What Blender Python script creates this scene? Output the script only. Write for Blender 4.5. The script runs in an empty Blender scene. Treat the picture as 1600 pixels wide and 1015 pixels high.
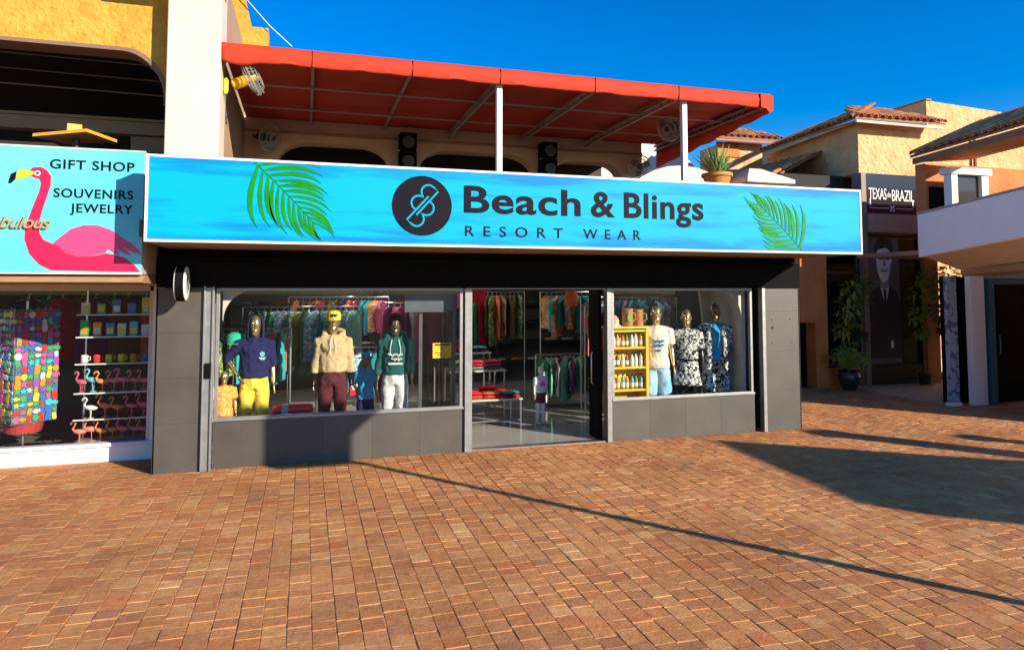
import bpy, bmesh, math, random
from mathutils import Vector, Matrix
from mathutils.geometry import tessellate_polygon
R = math.radians
rnd = random.Random(7)
S = bpy.context.scene
COL = S.collection
# ---------------------------------------------------------------- camera
cd = bpy.data.cameras.new('camera'); cam = bpy.data.objects.new('camera', cd); COL.objects.link(cam)
cam.location = (0, 0, 2.2); cam.rotation_euler = (R(93.3), 0, R(-16.7))
cd.sensor_width = 36; cd.lens = 24.19; cd.shift_y = -.0734; cd.clip_start = .05; cd.clip_end = 2000
S.camera = cam
# ---------------------------------------------------------------- sky and sun
AZ, EL = R(-38), R(19)                       # direction in which the light travels (from +Y), elevation
wd = bpy.data.worlds.new('World'); S.world = wd; wd.use_nodes = True
nt = wd.node_tree; nt.nodes.clear()
sky = nt.nodes.new('ShaderNodeTexSky'); sky.sky_type = 'NISHITA'; sky.sun_disc = False
sky.sun_elevation = EL; sky.sun_rotation = R(142); sky.altitude = 0
sky.air_density = 1.0; sky.dust_density = 0.05; sky.ozone_density = 4.0
hs = nt.nodes.new('ShaderNodeHueSaturation'); hs.inputs['Saturation'].default_value = 1.45; hs.inputs['Hue'].default_value = .512
bg = nt.nodes.new('ShaderNodeBackground'); bg.inputs[1].default_value = .125
wo = nt.nodes.new('ShaderNodeOutputWorld')
nt.links.new(sky.outputs[0], hs.inputs['Color']); nt.links.new(hs.outputs[0], bg.inputs[0]); nt.links.new(bg.outputs[0], wo.inputs[0])
sd = bpy.data.lights.new('sun', 'SUN'); sun = bpy.data.objects.new('sun', sd); COL.objects.link(sun)
sd.energy = 5; sd.angle = R(.53); sd.color = (1, .88, .72)
sun.rotation_euler = Vector((math.sin(AZ)*math.cos(EL), math.cos(AZ)*math.cos(EL), -math.sin(EL))).to_track_quat('-Z', 'Y').to_euler()
sun.location = (30, -38, 20)
S.view_settings.view_transform = 'Standard'; S.view_settings.look = 'None'
S.view_settings.exposure = .72; S.view_settings.gamma = 1; S.view_settings.use_curve_mapping = False
S.render.engine = 'CYCLES'; S.cycles.use_denoising = True
S.cycles.max_bounces = 8; S.cycles.transparent_max_bounces = 16; S.cycles.caustics_reflective = False; S.cycles.caustics_refractive = False
S.cycles.sample_clamp_indirect = 6
# ---------------------------------------------------------------- materials
MATS = {}
def mat(name, col, rough=.6, metal=0., var=0., scale=6., bump=0., bscale=60., col2=None, emit=0., spec=.5, coat=0., stretch=None, detail=5, dist=.02):
    if name in MATS: return MATS[name]
    m = bpy.data.materials.new(name); m.use_nodes = True; t = m.node_tree; p = t.nodes['Principled BSDF']
    p.inputs['Roughness'].default_value = rough; p.inputs['Metallic'].default_value = metal
    p.inputs['Specular IOR Level'].default_value = spec; p.inputs['Coat Weight'].default_value = coat
    c = (*col, 1); p.inputs['Base Color'].default_value = c
    if emit: p.inputs['Emission Color'].default_value = c; p.inputs['Emission Strength'].default_value = emit
    if var or bump or col2:
        tc = t.nodes.new('ShaderNodeTexCoord'); mp = t.nodes.new('ShaderNodeMapping'); t.links.new(tc.outputs['Object'], mp.inputs[0])
        if stretch: mp.inputs['Scale'].default_value = stretch
    if var or col2:
        n = t.nodes.new('ShaderNodeTexNoise'); n.inputs['Scale'].default_value = scale; n.inputs['Detail'].default_value = detail; n.inputs['Roughness'].default_value = .65
        t.links.new(mp.outputs[0], n.inputs['Vector'])
        r = t.nodes.new('ShaderNodeValToRGB'); r.color_ramp.elements[0].position = .3; r.color_ramp.elements[1].position = .7
        a = c if col2 else tuple(x*(1-var) for x in col)+(1,)
        b = (*col2, 1) if col2 else tuple(min(1, x*(1+var)) for x in col)+(1,)
        r.color_ramp.elements[0].color = a; r.color_ramp.elements[1].color = b
        t.links.new(n.outputs[0], r.inputs[0]); t.links.new(r.outputs[0], p.inputs['Base Color'])
        rr = t.nodes.new('ShaderNodeMapRange'); rr.inputs['To Min'].default_value = max(.02, rough-.12); rr.inputs['To Max'].default_value = min(1, rough+.12)
        t.links.new(n.outputs[0], rr.inputs[0]); t.links.new(rr.outputs[0], p.inputs['Roughness'])
    if bump:
        n2 = t.nodes.new('ShaderNodeTexNoise'); n2.inputs['Scale'].default_value = bscale; n2.inputs['Detail'].default_value = 6
        t.links.new(mp.outputs[0], n2.inputs['Vector'])
        bn = t.nodes.new('ShaderNodeBump'); bn.inputs['Strength'].default_value = bump; bn.inputs['Distance'].default_value = dist
        t.links.new(n2.outputs[0], bn.inputs['Height']); t.links.new(bn.outputs[0], p.inputs['Normal'])
    MATS[name] = m; return m
def glass(name, tint=(.95, .97, .97), ior=1.28, rough=0.0, boost=0.):
    m = bpy.data.materials.new(name); m.use_nodes = True; t = m.node_tree; t.nodes.clear()
    o = t.nodes.new('ShaderNodeOutputMaterial'); mx = t.nodes.new('ShaderNodeMixShader'); tr = t.nodes.new('ShaderNodeBsdfTransparent'); gl = t.nodes.new('ShaderNodeBsdfGlossy'); fr = t.nodes.new('ShaderNodeFresnel')
    tr.inputs[0].default_value = (*tint, 1); gl.inputs['Roughness'].default_value = rough; fr.inputs[0].default_value = ior
    t.links.new(fr.outputs[0], mx.inputs[0]); t.links.new(tr.outputs[0], mx.inputs[1]); t.links.new(gl.outputs[0], mx.inputs[2]); t.links.new(mx.outputs[0], o.inputs[0])
    return m
GLASS = glass('shop_glass'); DGLASS = glass('tinted_glass', (.45, .5, .5))
def stucco(name, c1, c2, sc=3., bsc=16., bs=.7, dist=.03):
    m = mat(name, c1, .92, col2=c2, scale=sc, bump=bs, bscale=bsc, spec=.2, dist=dist); return m
def pattern(name, base, ink, scale=26, th=.5):
    m = bpy.data.materials.new(name); m.use_nodes = True; t = m.node_tree; p = t.nodes['Principled BSDF']; p.inputs['Roughness'].default_value = .85
    tc = t.nodes.new('ShaderNodeTexCoord'); n = t.nodes.new('ShaderNodeTexNoise'); n.inputs['Scale'].default_value = scale; n.inputs['Detail'].default_value = 1.5; n.inputs['Distortion'].default_value = 1.6
    r = t.nodes.new('ShaderNodeValToRGB'); r.color_ramp.interpolation = 'CONSTANT'; r.color_ramp.elements[0].color = (*ink, 1); r.color_ramp.elements[1].position = th; r.color_ramp.elements[1].color = (*base, 1)
    t.links.new(tc.outputs['Object'], n.inputs['Vector']); t.links.new(n.outputs[0], r.inputs[0]); t.links.new(r.outputs[0], p.inputs['Base Color']); return m
# ---------------------------------------------------------------- mesh builder
class B:
    def __init__(s): s.v = []; s.f = []
    def add(s, vs, fs):
        k = len(s.v); s.v += [Vector(a) for a in vs]; s.f += [tuple(i+k for i in f) for f in fs]; return s
    def box(s, x0, y0, z0, x1, y1, z1):
        return s.add([(x0,y0,z0),(x1,y0,z0),(x1,y1,z0),(x0,y1,z0),(x0,y0,z1),(x1,y0,z1),(x1,y1,z1),(x0,y1,z1)],
                     [(0,3,2,1),(4,5,6,7),(0,1,5,4),(1,2,6,5),(2,3,7,6),(3,0,4,7)])
    def mbox(s, M, hx, hy, hz):
        c = [(-1,-1,-1),(1,-1,-1),(1,1,-1),(-1,1,-1),(-1,-1,1),(1,-1,1),(1,1,1),(-1,1,1)]
        return s.add([M @ Vector((a*hx, b*hy, d*hz)) for a, b, d in c], [(0,3,2,1),(4,5,6,7),(0,1,5,4),(1,2,6,5),(2,3,7,6),(3,0,4,7)])
    def rbox(s, cx, cy, cz, hx, hy, hz, rz=0, rx=0, ry=0):
        return s.mbox(Matrix.Translation((cx, cy, cz)) @ Matrix.Rotation(rz, 4, 'Z') @ Matrix.Rotation(rx, 4, 'X') @ Matrix.Rotation(ry, 4, 'Y'), hx, hy, hz)
    def loft(s, pts, rad, n=10, ref=(1, 0, 0), cap=True):
        pts = [Vector(p) for p in pts]; rings = []; ref = Vector(ref)
        for i, p in enumerate(pts):
            t = (pts[min(i+1, len(pts)-1)] - pts[max(i-1, 0)]); t = t.normalized() if t.length > 1e-9 else Vector((0, 0, 1))
            a = ref - t*ref.dot(t)
            if a.length < .05: a = Vector((0, 1, 0)) - t*t.y
            a.normalize(); b = t.cross(a)
            r = rad[i] if isinstance(rad, (list, tuple)) else rad
            rx, ry = r if isinstance(r, (list, tuple)) else (r, r)
            rings.append([p + a*math.cos(2*math.pi*k/n)*rx + b*math.sin(2*math.pi*k/n)*ry for k in range(n)])
        vs = [v for r in rings for v in r]; fs = []
        for i in range(len(rings)-1):
            for k in range(n): fs.append((i*n+k, i*n+(k+1) % n, (i+1)*n+(k+1) % n, (i+1)*n+k))
        if cap: fs.append(tuple(reversed(range(n)))); fs.append(tuple((len(rings)-1)*n+k for k in range(n)))
        return s.add(vs, fs)
    tube = loft
    def lathe(s, prof, c=(0, 0, 0), n=16, axis='Z'):
        vs = []; fs = []
        for r, z in prof:
            for k in range(n):
                a = 2*math.pi*k/n; v = Vector((r*math.cos(a), r*math.sin(a), z))
                if axis == 'Y': v = Vector((v.x, v.z, v.y))
                if axis == 'X': v = Vector((v.z, v.x, v.y))
                vs.append(v + Vector(c))
        for i in range(len(prof)-1):
            for k in range(n): fs.append((i*n+k, i*n+(k+1) % n, (i+1)*n+(k+1) % n, (i+1)*n+k))
        fs.append(tuple(reversed(range(n)))); fs.append(tuple((len(prof)-1)*n+k for k in range(n)))
        return s.add(vs, fs)
    def prism(s, poly, y0, y1, holes=(), M=None):
        """outline in (x, z), extruded from y0 to y1, with holes"""
        loops = [list(poly)] + [list(h) for h in holes]; flat = [p for l in loops for p in l]
        tri = tessellate_polygon([[Vector((p[0], p[1], 0)) for p in l] for l in loops]); n = len(flat)
        vs = [Vector((p[0], y0, p[1])) for p in flat] + [Vector((p[0], y1, p[1])) for p in flat]
        if M is not None: vs = [M @ v for v in vs]
        fs = []
        for t in tri: fs.append(tuple(t)); fs.append(tuple(i+n for i in reversed(t)))
        k = 0
        for l in loops:
            m = len(l)
            for i in range(m): fs.append((k+i, k+(i+1) % m, k+n+(i+1) % m, k+n+i))
            k += m
        return s.add(vs, fs)
    def slab(s, poly, z0, z1):
        n = len(poly); vs = [(x, y, z0) for x, y in poly] + [(x, y, z1) for x, y in poly]
        fs = [tuple(reversed(range(n))), tuple(range(n, 2*n))] + [(i, (i+1) % n, n+(i+1) % n, n+i) for i in range(n)]
        return s.add(vs, fs)
    def poly(s, pts): return s.add(pts, [tuple(range(len(pts)))])
ORG = {}
def mesh(name, b, smooth=False, fix=True):
    me = bpy.data.meshes.new(name); me.from_pydata([tuple(v) for v in b.v], [], b.f); me.validate()
    if fix:
        bm = bmesh.new(); bm.from_mesh(me); bmesh.ops.recalc_face_normals(bm, faces=bm.faces); bm.to_mesh(me); bm.free()
    if smooth: me.shade_smooth(); me.set_sharp_from_angle(angle=R(smooth if smooth is not True else 40))
    return me
def tagit(o, label, cat, group=None):
    o['label'] = label; o['category'] = cat
    if group: o['group'] = group
    return o
def thing(name, label, cat, loc=(0, 0, 0), rz=0, group=None, local=False):
    o = bpy.data.objects.new(name, None); COL.objects.link(o); o.location = loc; o.rotation_euler = (0, 0, rz); o.empty_display_size = .1
    tagit(o, label, cat, group); ORG[o] = Vector((0, 0, 0)) if local else Vector(loc); return o
def part(name, b, m, parent=None, smooth=False, bevel=0, fix=True, org=None):
    og = Vector(org) if org is not None else (ORG[parent] if parent is not None else Vector((0, 0, 0)))
    if og.length: b.v = [v-og for v in b.v]
    me = mesh(name, b, smooth, fix); me.materials.append(m)
    o = bpy.data.objects.new(name, me); COL.objects.link(o)
    if parent is not None: o.parent = parent; ORG[o] = og
    else: o.location = og; ORG[o] = og
    if bevel:
        md = o.modifiers.new('bevel', 'BEVEL'); md.width = bevel; md.segments = 2; md.limit_method = 'ANGLE'
    return o
def solo(name, b, m, label, cat, org=(0, 0, 0), group=None, smooth=False, bevel=0):
    return tagit(part(name, b, m, None, smooth, bevel, org=org), label, cat, group)
def struct(o): o['kind'] = 'structure'; return o
def copy_tree(o, parent=None):
    c = o.copy(); COL.objects.link(c); c.parent = parent
    for ch in [x for x in KIDS(o)]: copy_tree(ch, c)
    return c
def KIDS(o): return [x for x in COL.objects if x.parent == o]
def arc(cx, cz, r, a0, a1, n=8, ry=None):
    ry = r if ry is None else ry
    return [(cx + r*math.cos(R(a0+(a1-a0)*i/n)), cz + ry*math.sin(R(a0+(a1-a0)*i/n))) for i in range(n+1)]
def text(name, body, x0, x1, z0, cap, y, m, parent, bold=0., depth=.004, spacing=1., M=None, shear=0., xw=True):
    cu = bpy.data.curves.new(name, 'FONT'); cu.body = body; cu.size = 1; cu.offset = bold; cu.extrude = .01; cu.space_character = spacing; cu.shear = shear; cu.resolution_u = 5
    tmp = bpy.data.objects.new(name, cu); COL.objects.link(tmp); bpy.context.view_layer.update()
    me = bpy.data.meshes.new_from_object(tmp.evaluated_get(bpy.context.evaluated_depsgraph_get()))
    bpy.data.objects.remove(tmp)
    xs = [v.co.x for v in me.vertices]; lo, hi = min(xs), max(xs); ch = .70 + 2*bold
    sz = cap/ch; sx = (x1-x0)/(hi-lo) if xw else sz
    og = ORG[parent]
    for v in me.vertices:
        p = Vector((x0 + (v.co.x-lo)*sx, y - depth*(1 if v.co.z > 0 else 0), z0 + (v.co.y+bold)*sz))
        if M is not None: p = M @ p
        v.co = p - og
    bm = bmesh.new(); bm.from_mesh(me); bm.verts.ensure_lookup_table(); seen = set(); comps = []
    for v in bm.verts:
        if v.index in seen: continue
        st = [v]; seen.add(v.index); c = []
        while st:
            a = st.pop(); c.append(a.index)
            for e in a.link_edges:
                q = e.other_vert(a)
                if q.index not in seen: seen.add(q.index); st.append(q)
        x = [bm.verts[k].co.x for k in c]; comps.append([min(x), max(x), c])
    comps.sort(key=lambda c: c[0]); groups = []
    for lo_, hi_, c in comps:                                        # a dot joins the stem below it
        if groups and lo_ < groups[-1][1] - .3*(hi_-lo_): groups[-1][2] += c; groups[-1][1] = max(hi_, groups[-1][1])
        else: groups.append([lo_, hi_, list(c)])
    polys = [[v.index for v in f.verts] for f in bm.faces]; co = [v.co.copy() for v in bm.verts]; bm.free(); bpy.data.meshes.remove(me)
    for lo_, hi_, c in groups:
        mp = {k: i for i, k in enumerate(c)}; me = bpy.data.meshes.new(name)
        me.from_pydata([co[k] for k in c], [], [[mp[k] for k in f] for f in polys if f[0] in mp]); me.materials.append(m)
        o = bpy.data.objects.new(name, me); COL.objects.link(o); o.parent = parent; ORG[o] = og
# ---------------------------------------------------------------- shared materials
BLACK = mat('black_paint', (.006, .006, .007), .7, var=.2, spec=.05)
GREYTILE = [mat('grey_cladding_%d' % i, (.066*k, .060*k, .050*k), .5, var=.16, scale=1.7, bump=.1, bscale=90) for i, k in enumerate((.94, 1., 1.07))]
ALU = mat('aluminium', (.27, .275, .27), .45, .5, var=.1, scale=9)
ALUD = mat('dark_aluminium', (.10, .105, .11), .4, .4, var=.1)
WHITE = mat('white_paint', (.78, .77, .74), .5, var=.04, scale=4)
CREAM = mat('cream_paint', (.64, .56, .46), .8, var=.07, scale=2.2, bump=.2, bscale=50, dist=.005)
YELLOW = stucco('yellow_stucco', (.50, .25, .03), (.64, .38, .07), 4.5, 18, .9, .03)
OCHRE = stucco('ochre_stucco', (.60, .33, .14), (.78, .54, .28), 1.9, 9, 1., .07)
ORANGE = stucco('orange_stucco', (.48, .17, .05), (.58, .24, .09), 2.2, 14, .5, .03)
TAN = mat('tan_plaster', (.36, .24, .15), .9, var=.12, scale=1.6, bump=.2, bscale=30)
BROWN = mat('brown_soffit', (.30, .18, .10), .7, var=.2, scale=3, stretch=(1, 6, 1))
CHAR = mat('charcoal_plastic', (.03, .03, .033), .45, var=.2)
STEEL = mat('steel', (.55, .55, .54), .28, .9)
RED = mat('red_canvas', (.48, .034, .006), .8, var=.10, scale=2.5, bump=.12, bscale=220, dist=.004)
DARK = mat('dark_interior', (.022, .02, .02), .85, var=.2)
# ---------------------------------------------------------------- ground and pavers
g = B()
g.add([(-400, -300, -.022), (400, -300, -.022), (400, 600, -.022), (-400, 600, -.022)], [(0, 1, 2, 3)])
# far paving: the brick courses continue in the material where they are too small to pick apart
def far_paving():
    m = bpy.data.materials.new('sand_bed_and_far_paving'); m.use_nodes = True; t = m.node_tree; p = t.nodes['Principled BSDF']; p.inputs['Roughness'].default_value = .9
    ge = t.nodes.new('ShaderNodeNewGeometry'); mp = t.nodes.new('ShaderNodeMapping'); mp.inputs['Rotation'].default_value = (0, 0, R(90))
    br = t.nodes.new('ShaderNodeTexBrick'); br.inputs['Scale'].default_value = 1; br.inputs['Brick Width'].default_value = .2; br.inputs['Row Height'].default_value = .152; br.inputs['Mortar Size'].default_value = .006
    br.inputs['Color1'].default_value = (.38, .19, .09, 1); br.inputs['Color2'].default_value = (.50, .28, .14, 1); br.inputs['Mortar'].default_value = (.36, .27, .17, 1)
    n = t.nodes.new('ShaderNodeTexNoise'); n.inputs['Scale'].default_value = 1.3
    mx = t.nodes.new('ShaderNodeMixRGB'); mx.blend_type = 'MULTIPLY'; mx.inputs[0].default_value = .5
    t.links.new(ge.outputs['Position'], mp.inputs[0]); t.links.new(mp.outputs[0], br.inputs[0]); t.links.new(ge.outputs['Position'], n.inputs['Vector'])
    t.links.new(br.outputs[0], mx.inputs[1]); t.links.new(n.outputs[0], mx.inputs[2]); t.links.new(mx.outputs[0], p.inputs['Base Color']); return m
PLAZA = struct(part('plaza_ground', g, far_paving(), fix=False))
bed = B(); bed.add([(-9, -2, -.0065), (16, -2, -.0065), (16, 13, -.0065), (-9, 13, -.0065)], [(0, 1, 2, 3)])
SAND = mat('joint_sand', (.66, .46, .25), .95, var=.3, scale=9, bump=.6, bscale=150)
part('joint_sand_bed', bed, SAND, PLAZA, fix=False)
def paver_mat():
    m = bpy.data.materials.new('clay_pavers'); m.use_nodes = True; t = m.node_tree; p = t.nodes['Principled BSDF']; p.inputs['Roughness'].default_value = .82; p.inputs['Specular IOR Level'].default_value = .3
    at = t.nodes.new('ShaderNodeAttribute'); at.attribute_name = 'tint'
    ge = t.nodes.new('ShaderNodeNewGeometry')
    n = t.nodes.new('ShaderNodeTexNoise'); n.inputs['Scale'].default_value = 17; n.inputs['Detail'].default_value = 9; n.inputs['Roughness'].default_value = .72
    n3 = t.nodes.new('ShaderNodeTexNoise'); n3.inputs['Scale'].default_value = .7; n3.inputs['Detail'].default_value = 4
    for q in (n, n3): t.links.new(ge.outputs['Position'], q.inputs['Vector'])
    r = t.nodes.new('ShaderNodeValToRGB'); r.color_ramp.elements[0].position = .3; r.color_ramp.elements[0].color = (.66, .58, .52, 1); r.color_ramp.elements[1].position = .68; r.color_ramp.elements[1].color = (1.12, 1.14, 1.14, 1)
    r3 = t.nodes.new('ShaderNodeValToRGB'); r3.color_ramp.elements[0].position = .35; r3.color_ramp.elements[0].color = (.8, .78, .76, 1); r3.color_ramp.elements[1].position = .65; r3.color_ramp.elements[1].color = (1.08, 1.08, 1.08, 1)
    m1 = t.nodes.new('ShaderNodeMixRGB'); m1.blend_type = 'MULTIPLY'; m1.inputs[0].default_value = 1
    m2 = t.nodes.new('ShaderNodeMixRGB'); m2.blend_type = 'MULTIPLY'; m2.inputs[0].default_value = 1
    t.links.new(n.outputs[0], r.inputs[0]); t.links.new(n3.outputs[0], r3.inputs[0]); t.links.new(at.outputs['Color'], m1.inputs[1]); t.links.new(r.outputs[0], m1.inputs[2])
    t.links.new(m1.outputs[0], m2.inputs[1]); t.links.new(r3.outputs[0], m2.inputs[2]); vo = t.nodes.new('ShaderNodeTexVoronoi'); vo.inputs['Scale'].default_value = 1.7; t.links.new(ge.outputs['Position'], vo.inputs['Vector'])
    rv = t.nodes.new('ShaderNodeValToRGB'); rv.color_ramp.elements[0].position = .03; rv.color_ramp.elements[0].color = (.45, .43, .42, 1); rv.color_ramp.elements[1].position = .05; rv.color_ramp.elements[1].color = (1, 1, 1, 1)
    m3 = t.nodes.new('ShaderNodeMixRGB'); m3.blend_type = 'MULTIPLY'; m3.inputs[0].default_value = .7
    t.links.new(vo.outputs['Distance'], rv.inputs[0]); t.links.new(m2.outputs[0], m3.inputs[1]); t.links.new(rv.outputs[0], m3.inputs[2]); t.links.new(m3.outputs[0], p.inputs['Base Color'])
    n2 = t.nodes.new('ShaderNodeTexNoise'); n2.inputs['Scale'].default_value = 42; n2.inputs['Detail'].default_value = 7; t.links.new(ge.outputs['Position'], n2.inputs['Vector'])
    bn = t.nodes.new('ShaderNodeBump'); bn.inputs['Strength'].default_value = .4; bn.inputs['Distance'].default_value = .009
    t.links.new(n2.outputs[0], bn.inputs['Height']); t.links.new(bn.outputs[0], p.inputs['Normal']); return m
PAVER = paver_mat()
TINTS = [tuple(min(.75, v*k) for v, k in zip(c, (1.17, 1.06, .84))) for c in ((.52, .26, .12), (.48, .23, .10), (.56, .30, .14), (.44, .20, .09), (.60, .35, .17), (.50, .19, .08), (.36, .18, .11), (.64, .42, .22), (.42, .17, .08), (.54, .27, .11), (.36, .19, .12), (.49, .25, .13))]
TINTS = [tuple(.68*v + .32*m for v, m in zip(c, (.60, .275, .105))) for c in TINTS]
TW = [12, 12, 9, 8, 5, 4, 2, 1.2, 4, 9, .7, 8]
def paver_geo(hx, hy, rg):
    j = lambda k: rg.uniform(-k, k)
    c = [(-1, -1), (1, -1), (1, 1), (-1, 1)]
    zt = j(.0018); tx, ty = rg.gauss(0, .012), rg.gauss(0, .013)
    a = [(x*hx, y*hy, -.03) for x, y in c]
    m = [(x*(hx+j(.0015)), y*(hy+j(.0015)), -.003+zt) for x, y in c]
    tp = [(x*(hx-.003+j(.0015)), y*(hy-.003+j(.0015)), zt + x*hx*tx + y*hy*ty) for x, y in c]
    fs = [(8, 9, 10, 11)] + [(i, (i+1) % 4, 4+(i+1) % 4, 4+i) for i in range(4)] + [(4+i, 4+(i+1) % 4, 8+(i+1) % 4, 8+i) for i in range(4)]
    return a+m+tp, fs
def setcol(me, cols):
    at = me.color_attributes.new('tint', 'FLOAT_COLOR', 'POINT'); at.data.foreach_set('color', [x for c in cols for x in (*c, 1)])
PV = []                      # variants shared by the nearest pavers
for i in range(24):
    rg = random.Random(100+i); vs, fs = paver_geo(.0757, .1, rg); me = bpy.data.meshes.new('paver'); me.from_pydata(vs, [], fs)
    setcol(me, [rg.choices(TINTS, TW)[0]]*12); me.materials.append(PAVER); PV.append(me)
cand = []; w = .156; rg = random.Random(3)
nx0, nx1 = int(-8.8/w), int(15.8/w)
for ci in range(nx0, nx1):
    x = ci*w + rg.uniform(-.002, .002); y = .6 + rg.uniform(0, .2)
    while y < 12.75:
        L = rg.choice((.12, .14, .145, .15, .156, .18, .2, .13)); yc = y+L/2; y += L+.0035
        # keep what the view (with a margin) can see and what lies outside the buildings
        dz = x*.2874 + yc*.9578; dx = x*.9578 - yc*.2874
        if dz < 1.6 or abs(dx) > dz*1.1+1.6: continue
        if (-1.74 < x < 7.56 and yc > 9.36) or (x < -1.6 and yc > 10.3) or (x > 11.75 and yc > 10.4): continue
        cand.append((x, yc, L, dz, dx))
ix = sorted(range(len(cand)), key=lambda i: cand[i][3] if (cand[i][3] > 3.95 and abs(cand[i][4]) < cand[i][3]*.745) else 99)[:300]
near = set(ix)
for i in ix:
    x, yc, L, dz, dx = cand[i]
    o = bpy.data.objects.new('paver', rg.choice(PV)); COL.objects.link(o); o.parent = PLAZA
    o.location = (x, yc, rg.uniform(-.001, .001)); o.scale = (1, L/.2*.985, 1); o.rotation_euler = (0, 0, rg.choice((0, math.pi))+rg.uniform(-.008, .008))
vs = []; fs = []; cl = []
for i, (x, yc, L, dz, dx) in enumerate(cand):
    if i in near: continue
    v, f = paver_geo(.0757, L/2, rg); k = len(vs); a = rg.uniform(-.01, .01)
    vs += [(x+p[0]-p[1]*a, yc+p[1]+p[0]*a, p[2]) for p in v]; fs += [tuple(q+k for q in t) for t in f]; cl += [rg.choices(TINTS, TW)[0]]*12
me = bpy.data.meshes.new('farther_pavers'); me.from_pydata(vs, [], fs); setcol(me, cl); me.materials.append(PAVER)
o = bpy.data.objects.new('farther_pavers', me); COL.objects.link(o); o.parent = PLAZA; o['kind'] = 'stuff'
# ---------------------------------------------------------------- main shop building
F0 = 9.22                                                           # front plane of the piers
SHOP = thing('resort_wear_shop', 'single-storey dark grey clad shop with two display windows and an open doorway', 'shop', (2.9, 9.22, 0))
def tiles(parent, x0, x1, zs, y, name='cladding_panel', xs=None, th=.02, gap=.0008):
    xs = xs or [x0, x1]
    for i in range(len(xs)-1):
        for j in range(len(zs)-1):
            part(name, B().box(xs[i]+gap, y, zs[j]+gap, xs[i+1]-gap, y+th, zs[j+1]-gap), rnd.choice(GREYTILE), parent, bevel=.0008)
pl = part('pier', B().box(-1.70, 9.241, 0, -1.20, 9.76, 2.215), GREYTILE[0], SHOP)
tiles(pl, -1.72, -1.19, [0, .58, 1.13, 1.68, 2.215], F0)
part('cladding_panel', B().box(-1.722, 9.22, .003, -1.702, 9.76, 2.212), GREYTILE[1], pl)
b = B().box(-1.187, 9.20, 0, -1.07, 9.29, 2.24); b.box(-1.187, 9.17, 0, -1.165, 9.2, 2.24); b.box(-1.09, 9.17, 0, -1.07, 9.2, 2.24)
sg = part('shutter_guide', b, ALU, SHOP, bevel=.003)
part('lock_box', B().box(-1.16, 9.15, 1.12, -1.085, 9.2, 1.30).lathe([(.016, 9.135), (.016, 9.16)], (-1.12, 0, 1.2), 10, 'Y'), BLACK, sg, bevel=.004)
bw = part('stall_riser', B().box(-1.06, 9.292, 0, 2.10, 9.45, .57), GREYTILE[0], SHOP)
tiles(bw, 0, 0, [0, .575], 9.27, xs=[-1.062, -.42, .25, .87, 1.5, 2.10])
bw2 = part('stall_riser', B().box(4.30, 9.292, 0, 6.72, 9.45, .57), GREYTILE[0], SHOP)
tiles(bw2, 0, 0, [0, .575], 9.27, xs=[4.30, 4.905, 5.51, 6.115, 6.72])
pr = part('pier', B().box(6.92, 9.241, 0, 7.52, 9.76, 2.26), GREYTILE[0], SHOP)
tiles(pr, 6.9, 7.54, [0, .62, 1.24, 1.86, 2.26], F0)
part('cladding_panel', B().box(7.522, 9.22, .003, 7.542, 9.76, 2.26), GREYTILE[1], pr)
hm = mat('rusty_hole', (.02, .012, .008), .9)
for x, z, r in ((7.02, 1.72, .012), (7.36, 1.72, .012), (7.02, 1.36, .012), (7.37, 1.36, .012), (7.03, 1.60, .026)):
    part('anchor_hole', B().lathe([(r, 9.2185), (r, 9.2205)], (x, 0, z), 9, 'Y'), hm, pr)
part('shutter_guide', B().box(6.84, 9.2, 0, 6.897, 9.3, 2.26), ALU, SHOP, bevel=.003)
part('dark_recess', B().box(6.725, 9.40, 0, 6.838, 9.7, 2.22), BLACK, SHOP)
part('fascia', B().box(-1.72, 9.19, 2.222, 7.54, 9.45, 2.60), BLACK, SHOP, bevel=.004)
part('soffit', B().box(-1.62, 8.205, 2.70, 7.64, 9.45, 2.76), BROWN, SHOP)
part('fascia_band', B().box(-1.72, 9.30, 2.602, 7.54, 9.45, 2.698), BLACK, SHOP)
part('terrace_slab', B().box(-1.72, 8.21, 2.765, 7.54, 16.1, 2.95), mat('terrace_floor', (.09, .075, .06), .8, var=.15), SHOP)
# windows and doorway: frames with real panes
def frame(name, x0, x1, z0, z1, y, parent, t=.04, d=.06, m=ALU):
    b = B().box(x0, y, z0, x0+t, y+d, z1); b.box(x1-t, y, z0, x1, y+d, z1); b.box(x0+t, y, z0, x1-t, y+d, z0+t); b.box(x0+t, y, z1-t, x1-t, y+d, z1)
    return part(name, b, m, parent, bevel=.003)
def pane(x0, x1, z0, z1, y, parent, m=GLASS): return part('glass_pane', B().box(x0, y, z0, x1, y+.008, z1), m, parent)
w1 = frame('window', -1.055, 2.075, .58, 2.22, 9.265, SHOP); pane(-1.014, 2.034, .621, 2.179, 9.29, w1)
part('sill', B().box(-1.06, 9.245, .578, 2.09, 9.264, .612), ALU, w1, bevel=.003)
w2 = frame('window', 4.30, 6.70, .58, 2.22, 9.265, SHOP); pane(4.341, 6.659, .621, 2.179, 9.29, w2)
part('sill', B().box(4.30, 9.245, .578, 6.715, 9.264, .612), ALU, w2, bevel=.003)
dfm = B().box(2.10, 9.23, 0, 2.20, 9.36, 2.222); dfm.box(4.215, 9.23, 0, 4.285, 9.36, 2.222); dfm.box(2.20, 9.25, 2.20, 4.215, 9.36, 2.2215)
part('door_frame', dfm, ALU, SHOP, bevel=.004)
part('threshold', B().box(2.20, 9.27, 0, 4.215, 9.42, .018), STEEL, SHOP)
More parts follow.
